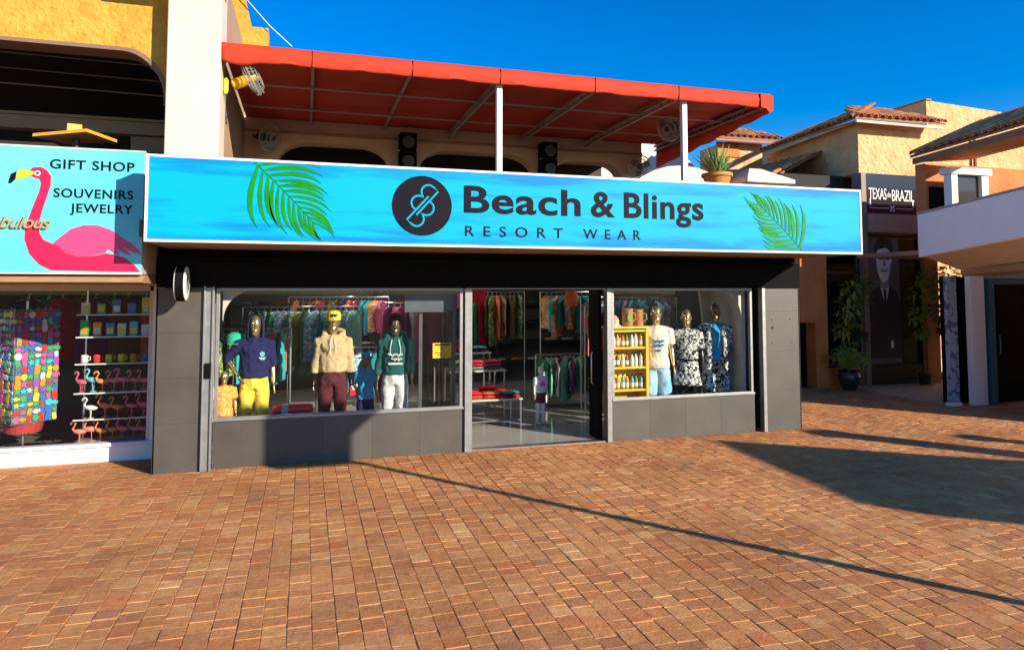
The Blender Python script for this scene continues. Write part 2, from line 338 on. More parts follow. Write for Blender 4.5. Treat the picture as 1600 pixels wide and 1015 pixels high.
# interior shell
TILEF = mat('polished_floor', (.42, .40, .36), .12, var=.08, scale=1.3, spec=.6)
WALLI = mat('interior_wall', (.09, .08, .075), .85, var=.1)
part('shop_floor', B().box(-1.69, 9.425, -.01, 7.51, 16, .016), TILEF, SHOP)
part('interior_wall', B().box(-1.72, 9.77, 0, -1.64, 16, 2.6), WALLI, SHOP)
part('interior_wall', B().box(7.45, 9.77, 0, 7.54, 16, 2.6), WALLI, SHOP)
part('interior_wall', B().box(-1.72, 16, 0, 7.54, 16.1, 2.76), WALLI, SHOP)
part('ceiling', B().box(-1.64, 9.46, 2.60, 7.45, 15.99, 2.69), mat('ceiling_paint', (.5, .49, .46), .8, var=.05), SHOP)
WLIN = mat('window_lining', (.60, .56, .50), .8, var=.06)
# rounded plaster corners behind the panes
def corner(x, s, r=.42):
    p = [(x, 2.2), (x, 2.2-r)] + arc(x+s*r, 2.2-r, r, 180 if s > 0 else 0, 90, 8)[1:]
    return p
part('window_lining', B().prism(corner(-1.0, 1, .40), 9.46, 9.55), WLIN, w1)
part('window_lining', B().box(-1.2, 9.46, .02, -1.10, 9.6, 2.2), WLIN, w1)
part('window_lining', B().prism(corner(6.64, -1, .45), 9.46, 9.55), WLIN, w2)
part('window_lining', B().prism([(6.42, .02), (6.64, .02), (6.64, 2.2), (6.44, 2.2), (6.50, 1.75), (6.52, 1.2), (6.49, .6)], 10.35, 10.40).box(6.64, 9.47, .02, 6.715, 10.4, 2.2), WLIN, w2)
# folded-back glass door leaf behind the left window, with its notice
lf = thing('glass_door_leaf', 'dark framed glass door slid open behind the left display window', 'door', (1.68, 9.56, 0.016))
frame('leaf_frame', 1.52, 2.04, .02, 2.19, 9.56, lf, .05, .04, ALUD); pane(1.572, 1.988, .072, 2.138, 9.575, lf, DGLASS)
part('header_box', B().box(1.31, 9.50, 1.885, 2.045, 9.553, 2.16), mat('header_grey', (.085, .09, .11), .4, var=.1), lf, bevel=.004)
for x in (1.735, 1.885):
    part('pull_handle', B().tube([(x, 9.55, .64), (x, 9.52, .66), (x, 9.52, 1.10), (x, 9.55, 1.12)], .011, 8), STEEL, lf, smooth=True)
nb = thing('notice', 'small yellow notice with dark print taped to the glass door leaf', 'notice', (1.845, 9.545, 1.25))
part('sheet', B().box(1.712, 9.545, 1.245, 1.975, 9.548, 1.455), mat('notice_yellow', (.85, .55, .01), .6), nb)
pb = B().box(1.74, 9.5435, 1.42, 1.95, 9.5445, 1.44)
for i, (a, c) in enumerate(((1.80, 1.91), (1.83, 1.87), (1.75, 1.93), (1.77, 1.90))): pb.box(a, 9.5435, 1.385-i*.035, c, 9.5445, 1.394-i*.035)
part('print', pb, BLACK, nb)
dl = thing('black_door_leaf', 'narrow black door leaf folded open at the right side of the doorway', 'door', (4.14, 9.45, .016))
part('leaf_frame', B().box(4.13, 9.37, .02, 4.19, 9.72, 2.18), BLACK, dl, bevel=.006)
part('pull_handle', B().tube([(4.125, 9.55, .8), (4.10, 9.55, .82), (4.10, 9.55, 1.25), (4.125, 9.55, 1.27)], .011, 8), STEEL, dl, smooth=True)
# ceiling lights (lit in the photograph)
LAMP = mat('lit_tube', (1, .97, .9), .5, emit=22)
for i, (x, y, l) in enumerate(((.05, 12.6, .5), (.75, 12.6, .5), (1.6, 13.6, .55), (2.4, 13.4, .55), (.9, 14.8, .6), (5.6, 12.2, .5))):
    t = thing('ceiling_light', 'lit white tube fitting under the shop ceiling', 'ceiling light', (x, y, 2.598), group='tube lights under the shop ceiling')
    part('housing', B().box(x-.05, y-l, 2.57, x+.05, y+l, 2.598), WHITE, t); part('tube', B().box(x-.03, y-l+.03, 2.555, x+.03, y+l-.03, 2.569), LAMP, t)
for x, y in ((2.75, 11.2), (3.75, 11.3), (3.2, 13.4), (4.6, 13.6)):
    t = thing('downlight', 'round recessed downlight in the ceiling above the doorway', 'ceiling light', (x, y, 2.598), group='round downlights inside the doorway')
    part('ring', B().lathe([(.10, 2.585), (.10, 2.599)], (x, y, 0), 18), WHITE, t); part('lens', B().lathe([(.075, 2.579), (.075, 2.584)], (x, y, 0), 18), LAMP, t)
# ---------------------------------------------------------------- main sign
def water():
    m = bpy.data.materials.new('printed_water'); m.use_nodes = True; t = m.node_tree; p = t.nodes['Principled BSDF']; p.inputs['Roughness'].default_value = .5; p.inputs['Specular IOR Level'].default_value = .12
    tc = t.nodes.new('ShaderNodeTexCoord'); mp = t.nodes.new('ShaderNodeMapping'); mp.inputs['Scale'].default_value = (.55, 1, 5); mp.inputs['Location'].default_value = (3.1, 0, 1.2)
    n = t.nodes.new('ShaderNodeTexNoise'); n.inputs['Scale'].default_value = 1.5; n.inputs['Detail'].default_value = 4; n.inputs['Distortion'].default_value = .4
    r = t.nodes.new('ShaderNodeValToRGB'); e = r.color_ramp.elements; e[0].position = .33; e[0].color = (.0, .20, .58, 1); e[1].position = .56; e[1].color = (.0, .36, .60, 1)
    t.links.new(tc.outputs['Object'], mp.inputs[0]); t.links.new(mp.outputs[0], n.inputs['Vector'])
    sp = t.nodes.new('ShaderNodeSeparateXYZ'); t.links.new(tc.outputs['Object'], sp.inputs[0])
    q = t.nodes.new('ShaderNodeMapRange'); q.inputs['From Min'].default_value = .0; q.inputs['From Max'].default_value = .93; q.inputs['To Min'].default_value = -.06; q.inputs['To Max'].default_value = -.02
    # the print is deeper blue along its upper edge and near its lower edge
    w_ = t.nodes.new('ShaderNodeValToRGB'); w_.color_ramp.interpolation = 'EASE'; ee = w_.color_ramp.elements; ee[0].position = .05; ee[0].color = (.33, .33, .33, 1); ee[1].position = 1; ee[1].color = (.30, .30, .30, 1)
    x = ee.new(.35); x.color = (.52, .52, .52, 1); x = ee.new(.72); x.color = (.56, .56, .56, 1)
    sc = t.nodes.new('ShaderNodeMath'); sc.operation = 'DIVIDE'; sc.inputs[1].default_value = .925
    t.links.new(sp.outputs['Z'], sc.inputs[0]); t.links.new(sc.outputs[0], w_.inputs[0])
    ad = t.nodes.new('ShaderNodeMath'); ad.operation = 'ADD'; t.links.new(n.outputs[0], ad.inputs[0]); t.links.new(w_.outputs[0], ad.inputs[1])
    sb = t.nodes.new('ShaderNodeMath'); sb.operation = 'SUBTRACT'; sb.inputs[1].default_value = .44; t.links.new(ad.outputs[0], sb.inputs[0])
    t.links.new(sb.outputs[0], r.inputs[0]); t.links.new(r.outputs[0], p.inputs['Base Color']); return m
SIGN = thing('shop_sign', 'long turquoise shop sign with palm fronds reading Beach & Blings resort wear', 'sign', (3.0, 8.0, 2.70))
part('sign_box', B().box(-1.625, 8.012, 2.702, 7.645, 8.20, 3.622), mat('sign_box_blue', (.05, .25, .38), .6), SIGN)
part('printed_face', B().box(-1.60, 8.0, 2.73, 7.62, 8.011, 3.60), water(), SIGN)
fr = B()
for x0, z0, x1, z1 in ((-1.63, 2.70, 7.65, 2.728), (-1.63, 3.602, 7.65, 3.63), (-1.63, 2.729, -1.602, 3.601), (7.622, 2.729, 7.65, 3.601)): fr.box(x0, 7.992, z0, x1, 8.0115, z1)
part('frame_trim', fr, WHITE, SIGN, bevel=.002)
INK = mat('sign_ink', (.004, .004, .009), .6, spec=.12); GREEN = mat('leaf_print', (.002, .22, .008), .6, var=.25, scale=5, spec=.2); GREEN2 = mat('leaf_print_light', (.004, .25, .02), .6, var=.3, scale=6, spec=.2)
text('letter', 'Beach', 1.80, 3.30, 3.115, .335, 7.999, INK, SIGN, bold=.022, spacing=1.06)
text('letter', '&', 3.44, 3.77, 3.115, .335, 7.999, INK, SIGN, bold=.022, spacing=1.06)
text('letter', 'Blings', 3.90, 5.06, 3.115, .335, 7.999, INK, SIGN, bold=.022, spacing=1.06)
text('letter', 'RESORT', 1.815, 3.06, 2.835, .125, 7.999, INK, SIGN, bold=.006, spacing=2.0)
text('letter', 'WEAR', 3.335, 4.13, 2.835, .125, 7.999, INK, SIGN, bold=.006, spacing=2.0)
dk = part('logo_disc', B().lathe([(.352, 7.994), (.352, 7.9985)], (1.30, 0, 3.18), 56, 'Y'), INK, SIGN)
CY = mat('logo_line', (.02, .36, .52), .6, spec=.1)
lb = B()
def logo(s):
    # one B of the monogram, drawn along a 45 degree spine
    pts = [(-.13, -.022), (.25, -.022), (.25, .05)] + arc(.165, .055, .085, 0, 180, 9)[1:] + arc(-.01, .055, .085, 20, 200, 9)
    out = []
    for x, z in pts:
        if s < 0: x, z = -x, -z
        c, d = math.cos(R(48)), math.sin(R(48))
        out.append(Vector((1.30 + x*c - z*d, 7.9925, 3.18 + x*d + z*c)))
    lb.tube(out, .0135, 6, ref=(0, 1, 0))
logo(1); logo(-1)
part('monogram', lb, CY, dk)
def frond(root, ang, L, spread, n, m, flip=1, bend=.25, clip=None):
    """a flat printed palm frond on the sign face: curved stem with tapered leaflets"""
    b = B(); st = []
    for i in range(13):
        t = i/12; a = ang + bend*flip*t
        st.append(Vector((root[0] + L*t*math.cos(a), 0, root[1] + L*t*math.sin(a))))
    for i in range(12):
        p, q = st[i], st[i+1]; d = (q-p).normalized(); nn = Vector((-d.z, 0, d.x))*.008*(1-.6*i/12)
        b.prism([((p+nn).x, (p+nn).z), ((q+nn).x, (q+nn).z), ((q-nn).x, (q-nn).z), ((p-nn).x, (p-nn).z)], 7.995, 7.9985)
    rg = random.Random(11)
    for s in (1, -1):
        for k in range(n):
            t = .06 + .90*k/(n-1); i = min(11, int(t*12)); p = st[i] + (st[i+1]-st[i])*(t*12-i); d = (st[i+1]-st[i]).normalized(); a0 = math.atan2(d.z, d.x)
            ll = spread*(1.0-.60*t)*rg.uniform(.88, 1.05)*(1 if s > 0 else .95); a = a0 + s*(R(62)-R(34)*t + rg.uniform(-.06, .06)); ww = .028*(1-.5*t)*rg.uniform(.8, 1.1)
            up = []; lo = []
            for j in range(8):
                u = j/7; aa = a - s*R(26)*u*u; c = p + Vector((math.cos(a), 0, math.sin(a)))*ll*u*.35 + Vector((math.cos(aa), 0, math.sin(aa)))*ll*u*.65
                wv = ww*(math.sin(math.pi*min(1, u*.9+.08)))**.8*(1 if u < 1 else .0)+.0008; nn = Vector((-math.sin(aa), 0, math.cos(aa)))*wv
                up.append(c+nn); lo.append(c-nn)
            poly = [(v.x, v.z) for v in up + lo[::-1]]
            poly = [(min(max(x, -1.59), 7.61), min(max(z, 2.732), 3.598)) for x, z in poly]
            b.prism(poly, 7.9945, 7.9985)
    return part('palm_frond', b, m, SIGN)
frond((-.56, 3.60), R(-43), .94, .74, 12, GREEN, 1, -.05)
frond((6.62, 2.735), R(134), .96, .64, 12, GREEN2, 1, .08)
# ---------------------------------------------------------------- round blade sign on the left pier
BS = thing('round_blade_sign', 'round black and white projecting blade sign on the left grey pier', 'sign', (-1.39, 9.19, 2.28))
part('drum', B().lathe([(.205, -.045), (.21, -.04), (.21, .04), (.205, .045)], (-1.39, 8.86, 2.27), 36, 'X'), BLACK, BS, smooth=30)
for s in (-1, 1):
    fcx = B().lathe([(.20, .046*s), (.20, .054*s), (.185, .062*s)], (-1.39, 8.86, 2.27), 36, 'X')
    fc = part('disc_face', fcx, mat('blade_white', (.80, .78, .75), .4), BS, smooth=30)
    part('emblem', B().lathe([(.12, .0625*s), (.12, .064*s)], (-1.39, 8.86, 2.27), 24, 'X'), mat('blade_grey', (.42, .40, .38), .5), fc)
    part('emblem', B().rbox(-1.39+.066*s, 8.86, 2.27, .001, .02, .09, rx=R(40)), INK, fc)
part('bracket', B().box(-1.405, 9.06, 2.25, -1.375, 9.195, 2.29).box(-1.44, 9.18, 2.18, -1.34, 9.1895, 2.36), BLACK, BS)
# ---------------------------------------------------------------- yellow building with the gift shop
YB = thing('yellow_building', 'yellow stucco building with an arched balcony above the gift shop window', 'building', (-3.9, 10.0, 0))
part('plinth', B().box(-7, 10.06, 0, -1.73, 10.30, .20), WHITE, YB, bevel=.006)
part('plinth_step', B().box(-7, 10.02, .195, -1.73, 10.14, .245), mat('blue_white_trim', (.62, .66, .72), .4), YB, bevel=.004)
gw = B()
for x in (-5.6, -3.95, -1.96): gw.box(x, 10.08, .246, x+.055, 10.15, 2.25)
gw.box(-7, 10.08, 2.18, -1.74, 10.15, 2.268); gw.box(-7, 10.08, .246, -5.6, 10.15, .28)
gwo = part('shop_window', gw, mat('cream_frame', (.56, .52, .45), .5, var=.08), YB, bevel=.003)
part('window_post', B().box(-1.90, 10.0, 0.246, -1.735, 10.16, 2.268), WHITE, gwo, bevel=.003)
pane(-3.894, -1.962, .25, 2.178, 10.11, gwo); pane(-5.544, -3.951, .25, 2.178, 10.11, gwo)
part('lintel_beam', B().box(-7, 8.62, 2.27, -1.735, 10.2, 2.36), BROWN, YB)
part('lintel_board', B().box(-7, 8.56, 2.28, -1.735, 8.615, 2.345), mat('brown_board', (.34, .20, .10), .6, var=.2, stretch=(1, 8, 8)), YB)
part('balcony_slab', B().box(-7, 8.65, 2.37, -1.735, 15, 2.75), TAN, YB)
FLD = mat('gift_floor', (.20, .15, .11), .5, var=.2)
part('shop_floor', B().box(-7, 10.31, .0, -1.74, 15, .12), FLD, YB)
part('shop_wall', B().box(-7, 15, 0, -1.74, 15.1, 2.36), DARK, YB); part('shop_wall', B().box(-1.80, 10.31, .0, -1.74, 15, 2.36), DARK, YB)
# upper wall with its rounded opening
hole = [(-6.6, 2.9), (-1.66, 2.9), (-1.66, 4.45)] + arc(-2.16, 4.55, .50, 0, 90, 9, .58) + [(-6.6, 5.13)]
part('stucco_wall', B().prism([(-7.2, 2.76), (-1.62, 2.76), (-1.62, 8.2), (-7.2, 8.2)], 9.2, 9.52, [hole]), YELLOW, YB)
part('arch_edge', B().prism([(-6.7, 5.131)] + [(x, z+.002) for x, z in reversed(arc(-2.16, 4.55, .50, 0, 90, 9, .58))] + [(-1.662, 4.45), (-1.70, 4.45)] + [(x, z-.04) for x, z in arc(-2.18, 4.55, .48, 4, 90, 9, .575)] + [(-6.7, 5.09)], 9.19, 9.53), mat('arch_brown', (.22, .13, .09), .9, var=.1), YB)
part('cornice', B().box(-1.95, 8.6, 5.93, -.9, 9.19, 6.2), YELLOW, YB)
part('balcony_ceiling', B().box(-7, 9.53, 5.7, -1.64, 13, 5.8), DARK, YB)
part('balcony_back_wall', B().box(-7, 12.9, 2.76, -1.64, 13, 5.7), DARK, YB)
part('lintel_beam', B().box(-7, 10.9, 4.42, -1.64, 11.1, 4.62).box(-7, 10.86, 4.60, -1.64, 11.14, 4.64), TAN, YB)
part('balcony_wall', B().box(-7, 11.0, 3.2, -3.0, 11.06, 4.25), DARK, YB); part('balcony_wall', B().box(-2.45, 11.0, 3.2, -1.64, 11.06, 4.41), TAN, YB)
PIPE = mat('pipe_grey', (.16, .15, .145), .5)
for z in (5.33, 5.12, 4.915): part('ceiling_pipe', B().tube([(-7, 10.5, z+.05), (-1.66, 10.5, z-.02)], .012, 6), PIPE, YB, smooth=True)
part('pillar', B().box(-1.63, 8.9, 2.96, -1.035, 9.5, 8.3), CREAM, YB, bevel=.015)
part('terrace_side_wall', B().box(-1.62, 9.51, 2.96, -1.06, 12.59, 6.3), TAN, YB)
part('upper_wall', B().prism([(-6, 5.8), (-.72, 5.8), (-.72, 6.93), (-1.0, 6.93), (-1.13, 7.5), (-1.2, 8.2), (-6, 8.2)], 13.0, 13.4), YELLOW, YB)
part('roof_wire', B().tube([(-1.2, 12.9, 7.5), (-.7, 12.9, 6.95), (-.3, 12.9, 6.6)], .008, 5), WHITE, YB)
# flamingo sign
FS = thing('flamingo_sign', 'pale turquoise gift shop sign with a pink flamingo beside the long sign', 'sign', (-3.4, 8.5, 2.37))
part('sign_box', B().box(-5.2, 8.512, 2.372, -1.745, 8.64, 3.742), mat('sign_grey', (.35, .4, .42), .6), FS)
part('printed_face', B().box(-5.19, 8.5, 2.385, -1.75, 8.511, 3.73), mat('flamingo_turquoise', (.075, .50, .56), .5, col2=(.15, .60, .63), scale=.9, detail=1), FS)
part('frame_trim', B().box(-5.2, 8.494, 2.365, -1.74, 8.53, 2.384).box(-5.2, 8.494, 3.731, -1.74, 8.53, 3.745), mat('trim_pale', (.75, .72, .6), .5), FS)
body = [(-2.651, 3.42), (-2.651, 3.324), (-2.686, 3.188), (-2.725, 3.034), (-2.749, 2.901), (-2.739, 2.806), (-2.699, 2.731), (-2.623, 2.694), (-2.573, 2.673), (-2.487, 2.592), (-2.386, 2.555), (-2.234, 2.563), (-2.099, 2.596), (-2.012, 2.58), (-1.925, 2.552), (-1.818, 2.475), (-1.755, 2.392), (-2.614, 2.404), (-2.731, 2.466), (-2.824, 2.577), (-2.873, 2.727), (-2.874, 2.84), (-2.845, 2.955), (-2.802, 3.108), (-2.757, 3.243), (-2.741, 3.339), (-2.759, 3.386), (-2.803, 3.397), (-2.853, 3.42), (-2.863, 3.467), (-2.824, 3.507), (-2.75, 3.517), (-2.691, 3.485)]
wing = [(-2.607, 2.695), (-2.543, 2.763), (-2.446, 2.851), (-2.329, 2.897), (-2.193, 2.9), (-2.072, 2.861), (-1.966, 2.785), (-1.859, 2.709), (-1.769, 2.623), (-1.756, 2.583), (-1.866, 2.627), (-1.928, 2.669), (-1.846, 2.563), (-1.944, 2.61), (-2.015, 2.667), (-1.969, 2.58), (-2.03, 2.609), (-2.083, 2.647), (-2.099, 2.604), (-2.234, 2.567), (-2.386, 2.559), (-2.488, 2.598), (-2.573, 2.676)]
beak = [(-2.972, 3.433), (-2.945, 3.472), (-2.864, 3.48), (-2.789, 3.455), (-2.829, 3.421), (-2.909, 3.389), (-2.977, 3.374)]
tip = [(-2.973, 3.458), (-3.024, 3.425), (-3.044, 3.331), (-3.02, 3.327), (-2.981, 3.372), (-2.971, 3.405)]
fl = part('flamingo_body', B().prism(body, 8.4965, 8.4995), mat('flamingo_pink', (.66, .004, .06), .5), FS)
part('wing', B().prism(wing, 8.493, 8.496), mat('wing_pink', (.66, .05, .17), .5), fl)
part('beak', B().prism(beak, 8.493, 8.496), mat('beak_yellow', (.85, .50, .02), .5), fl)
part('beak_tip', B().prism(tip, 8.494, 8.4985), INK, fl)
part('eye', B().lathe([(.028, 8.4925), (.028, 8.496)], (-2.777, 0, 3.446), 14, 'Y'), WHITE, fl); part('pupil', B().lathe([(.014, 8.491), (.014, 8.492)], (-2.777, 0, 3.446), 10, 'Y'), INK, fl)
text('letter', 'GIFT SHOP', -2.665, -1.845, 3.505, .105, 8.499, INK, FS, bold=.016, spacing=1.1)
text('letter', 'SOUVENIRS', -2.62, -1.85, 3.195, .10, 8.499, INK, FS, bold=.016, spacing=1.1)
text('letter', 'JEWELRY', -2.46, -1.85, 3.035, .10, 8.499, INK, FS, bold=.016, spacing=1.1)
GOLD = mat('gold_letter', (.62, .47, .20), .35, .5)
SC = thing('script_lettering', 'small gold script word fixed over the flamingo neck', 'lettering', (-2.9, 8.46, 2.83))
text('letter', 'Fabulous', -3.24, -2.625, 2.85, .135, 8.470, GOLD, SC, bold=.004, depth=.012, shear=.35, spacing=.92)
# yellow flat-topped lamp on the balcony
YL = thing('flat_topped_lamp', 'yellow lamp with a flat square hood and block finial on the gift shop balcony', 'lamp', (-2.6, 9.1, 2.95))
YM = mat('lamp_yellow', (.80, .36, .03), .45, var=.1)
part('hood', B().add([(-2.99, 8.95, 3.93), (-2.40, 8.75, 3.98), (-2.22, 9.30, 3.98), (-2.82, 9.5, 3.96), (-2.99, 8.95, 3.965), (-2.40, 8.75, 4.015), (-2.22, 9.30, 4.015), (-2.82, 9.5, 3.995)], [(0, 3, 2, 1), (4, 5, 6, 7), (0, 1, 5, 4), (1, 2, 6, 5), (2, 3, 7, 6), (3, 0, 4, 7)]), YM, YL)
part('finial', B().rbox(-2.62, 9.1, 4.06, .075, .075, .06, rz=.3), YM, YL, bevel=.006)
part('post', B().tube([(-2.6, 9.1, 2.95), (-2.6, 9.1, 3.95)], .04, 10), CHAR, YL, smooth=True)
IO = thing('iron_ornament', 'small dark wrought iron scroll against the gift shop balcony wall', 'ornament', (-2.15, 10.95, 3.9))
ib = B()
for s in (-1, 1):
    for k, (r, dx, dz) in enumerate(((.07, .07, .04), (.05, .15, .0), (.045, .05, .15))): ib.tube([(-2.1+s*dx+x, 10.95, 3.98+dz+z) for x, z in arc(0, 0, r, 0, 330, 10)], .011, 5)
ib.box(-2.3, 10.945, 3.89, -1.9, 10.96, 3.915)
part('scroll', ib, BLACK, IO)
# ---------------------------------------------------------------- terrace above the shop
TW_ = thing('terrace_wall', 'tan terrace wall with flattened arches under the red awning', 'wall', (3, 12.6, 2.95))
def flat_arch(x0, x1, z0, z1, rx, rz): return [(x0, z0), (x1, z0), (x1, z1-rz)] + arc(x1-rx, z1-rz, rx, 0, 90, 8, rz)[1:] + arc(x0+rx, z1-rz, rx, 90, 180, 8, rz)
hs_ = [flat_arch(-.50, 1.45, 3.2, 4.80, .55, .38), flat_arch(2.0, 4.25, 3.2, 4.80, .6, .36), flat_arch(4.62, 6.1, 3.2, 4.74, .45, .32)]
part('wall', B().prism([(-1.5, 2.96), (6.55, 2.96), (6.55, 5.3), (-1.5, 5.3)], 12.6, 12.95, hs_), mat('terrace_plaster', (.64, .46, .32), .9, var=.1, scale=1.5, bump=.2, bscale=30), TW_)
part('ledge', B().box(-1.05, 12.56, 4.93, 6.55, 12.598, 4.975), TAN, TW_)
part('back_room_wall', B().box(-1.05, 14.6, 2.96, 6.55, 14.7, 5.1).box(-1.05, 12.96, 5.02, 6.55, 14.59, 5.09), mat('back_room', (.06, .05, .04), .9, var=.2), TW_)
pm = mat('pale_panel', (.66, .60, .50), .6)
for i, (x0, x1) in enumerate(((-.02, .30), (.62, 1.02), (1.12, 1.62))):
    solo('menu_board', B().box(x0, 13.8, 4.25, x1, 13.83, 4.66), pm, ['narrow pale board behind the arch beside the fan', 'square pale board between two others behind the arch', 'wide pale board behind the arch beside the speaker'][i], 'board', (x0, 13.8, 4.25))  # pale boards put in for the bright spots behind the arch
AW = thing('red_awning', 'long red canvas awning on a metal frame over the upper terrace', 'awning', (2.9, 9.0, 2.95))
cv = B(); nx, ny = 30, 10
def az_(x, y): return 5.205 - .034*math.sin(math.pi*((x+1.03) % 1.32)/1.32)**2*math.sin(math.pi*((y-9) % 1.2)/1.2)**2 - .02*(y-9)/3.6
for j in range(ny+1):
    for i in range(nx+1): x = -1.03+7.91*i/nx; y = 9.0+3.6*j/ny; cv.v.append(Vector((x, y, az_(x, y))))
for j in range(ny):
    for i in range(nx): k = j*(nx+1)+i; cv.f.append((k, k+1, k+nx+2, k+nx+1))
cvo = part('canvas_roof', cv, RED, AW, smooth=True); sm = cvo.modifiers.new('t', 'SOLIDIFY'); sm.thickness = .004
vl = B(); n = 120
for i in range(n+1):
    t = i/n; x = -1.045+7.94*t; dip = .004*math.sin(t*47)+.003*math.sin(t*113); sag = (.045*math.sin(math.pi*min(1, t/.055)) if t < .055 else 0)
    vl.v += [Vector((x, 8.97+dip, 5.235)), Vector((x, 8.965-dip*.8, 5.13+.003*math.sin(t*60))), Vector((x, 8.972+dip*1.4, 5.035-sag*.6+.002*math.sin(t*90))), Vector((x, 8.99, 5.01-sag+.0025*math.sin(t*70)))]
    if i < n: k = 4*i; vl.f += [(k+q, k+4+q, k+5+q, k+1+q) for q in range(3)]
vo = part('front_valance', vl, RED, AW, smooth=True); sm = vo.modifiers.new('t', 'SOLIDIFY'); sm.thickness = .004
for x in (.05, 1.33, 2.54, 3.95, 5.3): part('seam', B().box(x-.008, 8.955, 5.02, x+.008, 8.962, 5.232), mat('seam_red', (.40, .034, .010), .8), vo)
sv = B(); n = 40
for i in range(n+1):
    t = i/n; y = 8.98+3.6*t; zb = 4.93-.24*t + .012*math.sin(t*38)
    sv.v += [Vector((6.885+.006*math.sin(t*25), y, 5.205-.02*t)), Vector((6.875+.012*math.sin(t*31), y, zb))]
    if i < n: sv.f.append((2*i, 2*i+2, 2*i+3, 2*i+1))
so = part('side_valance', sv, RED, AW, smooth=True); sm = so.modifiers.new('t', 'SOLIDIFY'); sm.thickness = .004
part('corner_flap', B().prism([(6.70, 5.235), (6.93, 5.20), (6.925, 4.98), (6.86, 4.93), (6.80, 5.0), (6.71, 5.01)], 8.945, 8.953), RED, AW)
FRM = mat('awning_frame', (.36, .29, .25), .5, .2)
for x in (.05, 1.33, 2.54, 3.95, 5.30, 6.84):
    rf = part('rafter', B().box(x-.02, 9.03, 5.115, x+.02, 12.59, 5.155), FRM, AW)
    if x > 2: part('truss_chord', B().box(x-.018, 9.05, 5.03, x+.018, 12.58, 5.055), FRM, rf)
    if x > 2:
        tb = B()
        for k in range(12): y = 9.1+k*.29; tb.tube([(x, y, 5.05), (x, y+.145, 5.12), (x, y+.29, 5.05)], .007, 5)
        part('truss_webs', tb, FRM, rf)['kind'] = 'stuff'
for y in (9.04, 10.2, 11.45): part('purlin', B().tube([(-1.0, y, 5.09), (6.86, y, 5.09)], .017, 8), FRM, AW, smooth=True)
for x in (2.54, 5.44): part('post', B().box(x-.04, 9.06, 2.955, x+.04, 9.14, 5.075), WHITE, AW, bevel=.004)
for i, x in enumerate((1.74, 4.45)):
    t = thing('loudspeaker', ['black loudspeaker pair on the terrace wall beside the wide left arch', 'black loudspeaker pair on the terrace wall between the two right arches'][i], 'loudspeaker', (x, 12.5, 4.4), group='loudspeakers on the terrace wall')
    part('cabinet', B().box(x-.15, 12.28, 4.72, x+.15, 12.58, 5.02), BLACK, t, bevel=.015)
    part('cabinet', B().box(x-.15, 12.28, 4.30, x+.15, 12.58, 4.70), BLACK, t, bevel=.015)
    for z in (4.85, 4.5): part('cone', B().lathe([(.11, 12.268), (.11, 12.279)], (x, 0, z), 18, 'Y'), CHAR, t)
    part('bracket', B().box(x-.16, 12.4, 4.703, x+.16, 12.59, 4.717), STEEL, t)
def fan(loc, d, r, label, mount, cord=False, yellow=False):
    """wall fan: wire cage facing direction d, three blades, motor, arm to its mount"""
    t = thing('wall_fan', label, 'fan', loc, group='fans hung round the terrace')
    d = Vector(d).normalized(); Q = d.to_track_quat('Z', 'Y').to_matrix().to_4x4(); M = Matrix.Translation(loc) @ Q
    cg = B()
    for rr, z in ((r, 0), (r*.97, .05), (r*.7, .085), (r*.35, .10), (r*.7, -.06), (r*.97, -.03)):
        cg.tube([M @ Vector((rr*math.cos(a*math.pi/14), rr*math.sin(a*math.pi/14), z)) for a in range(29)], .005 if rr < r else .010, 5, cap=False)
    for k in range(28):
        a = k*math.pi/14; c, s = math.cos(a), math.sin(a)
        cg.tube([M @ Vector((q*c, q*s, z)) for q, z in ((r*.2, .105), (r*.7, .085), (r, 0), (r*.7, -.06), (r*.25, -.08))], .0028, 4)
    part('cage', cg, mat('cage_grey', (.5, .48, .45), .4, .6), t, smooth=True)
    for k in range(3):
        a = k*2*math.pi/3+.4; bl = B(); ring = [(.15, -.25), (.55, -.5), (.88, -.35), (.9, .2), (.6, .35), (.2, .2)]
        vs = [M @ (Matrix.Rotation(a, 4, 'Z') @ Vector((x*r, y*r*.7, y*.12))) for x, y in ring]
        bl.poly(vs); bo = part('blade', bl, mat('fan_blade', (.16, .15, .14), .4, .3), t, fix=False); sm = bo.modifiers.new('t', 'SOLIDIFY'); sm.thickness = .004
    part('motor', B().loft([M @ Vector((0, 0, z)) for z in (-.26, -.24, -.09, .09, .11)], [.03, .07, .075, .05, .03], 14, ref=(0, 1, .3)), mat('motor_yellow', (.80, .42, .02), .4) if yellow else CHAR, t, smooth=True)
    m_ = Vector(mount); e = M @ Vector((0, 0, -.2))
    part('arm', B().tube([e, e.lerp(m_, .5)+Vector((0, 0, -.04)), m_], .022, 8), CHAR, t, smooth=True)
    if cord:
        part('pull_handle', B().loft([(m_.x+.03, m_.y-.08, m_.z-z) for z in (.0, .03, .16, .2)], [.012, .03, .03, .015], 8), mat('safety_yellow', (.80, .75, .02), .4), t, smooth=True)
        part('cord', B().tube([(m_.x+.03, m_.y-.08, m_.z-.2), (m_.x+.03, m_.y-.08, m_.z-.62)], .004, 5), STEEL, t)
fan((-.70, 9.25, 4.90), (.85, -.1, .42), .24, 'wall fan with yellow motor and pull cord on the cream pillar', (-1.03, 9.3, 4.86), True, True)
fan((-.62, 12.15, 4.74), (.7, -.6, -.2), .22, 'dark wall fan on the terrace wall beside the speaker-side arch', (-.9, 12.58, 4.86))
fan((6.0, 10.5, 4.98), (-.75, -.45, -.35), .22, 'wall fan hanging under the awning beside the right post', (6.25, 10.6, 5.1))
fan((6.30, 12.2, 4.62), (-.5, -.8, -.1), .22, 'dark wall fan in the back corner of the terrace', (6.45, 12.58, 4.75))
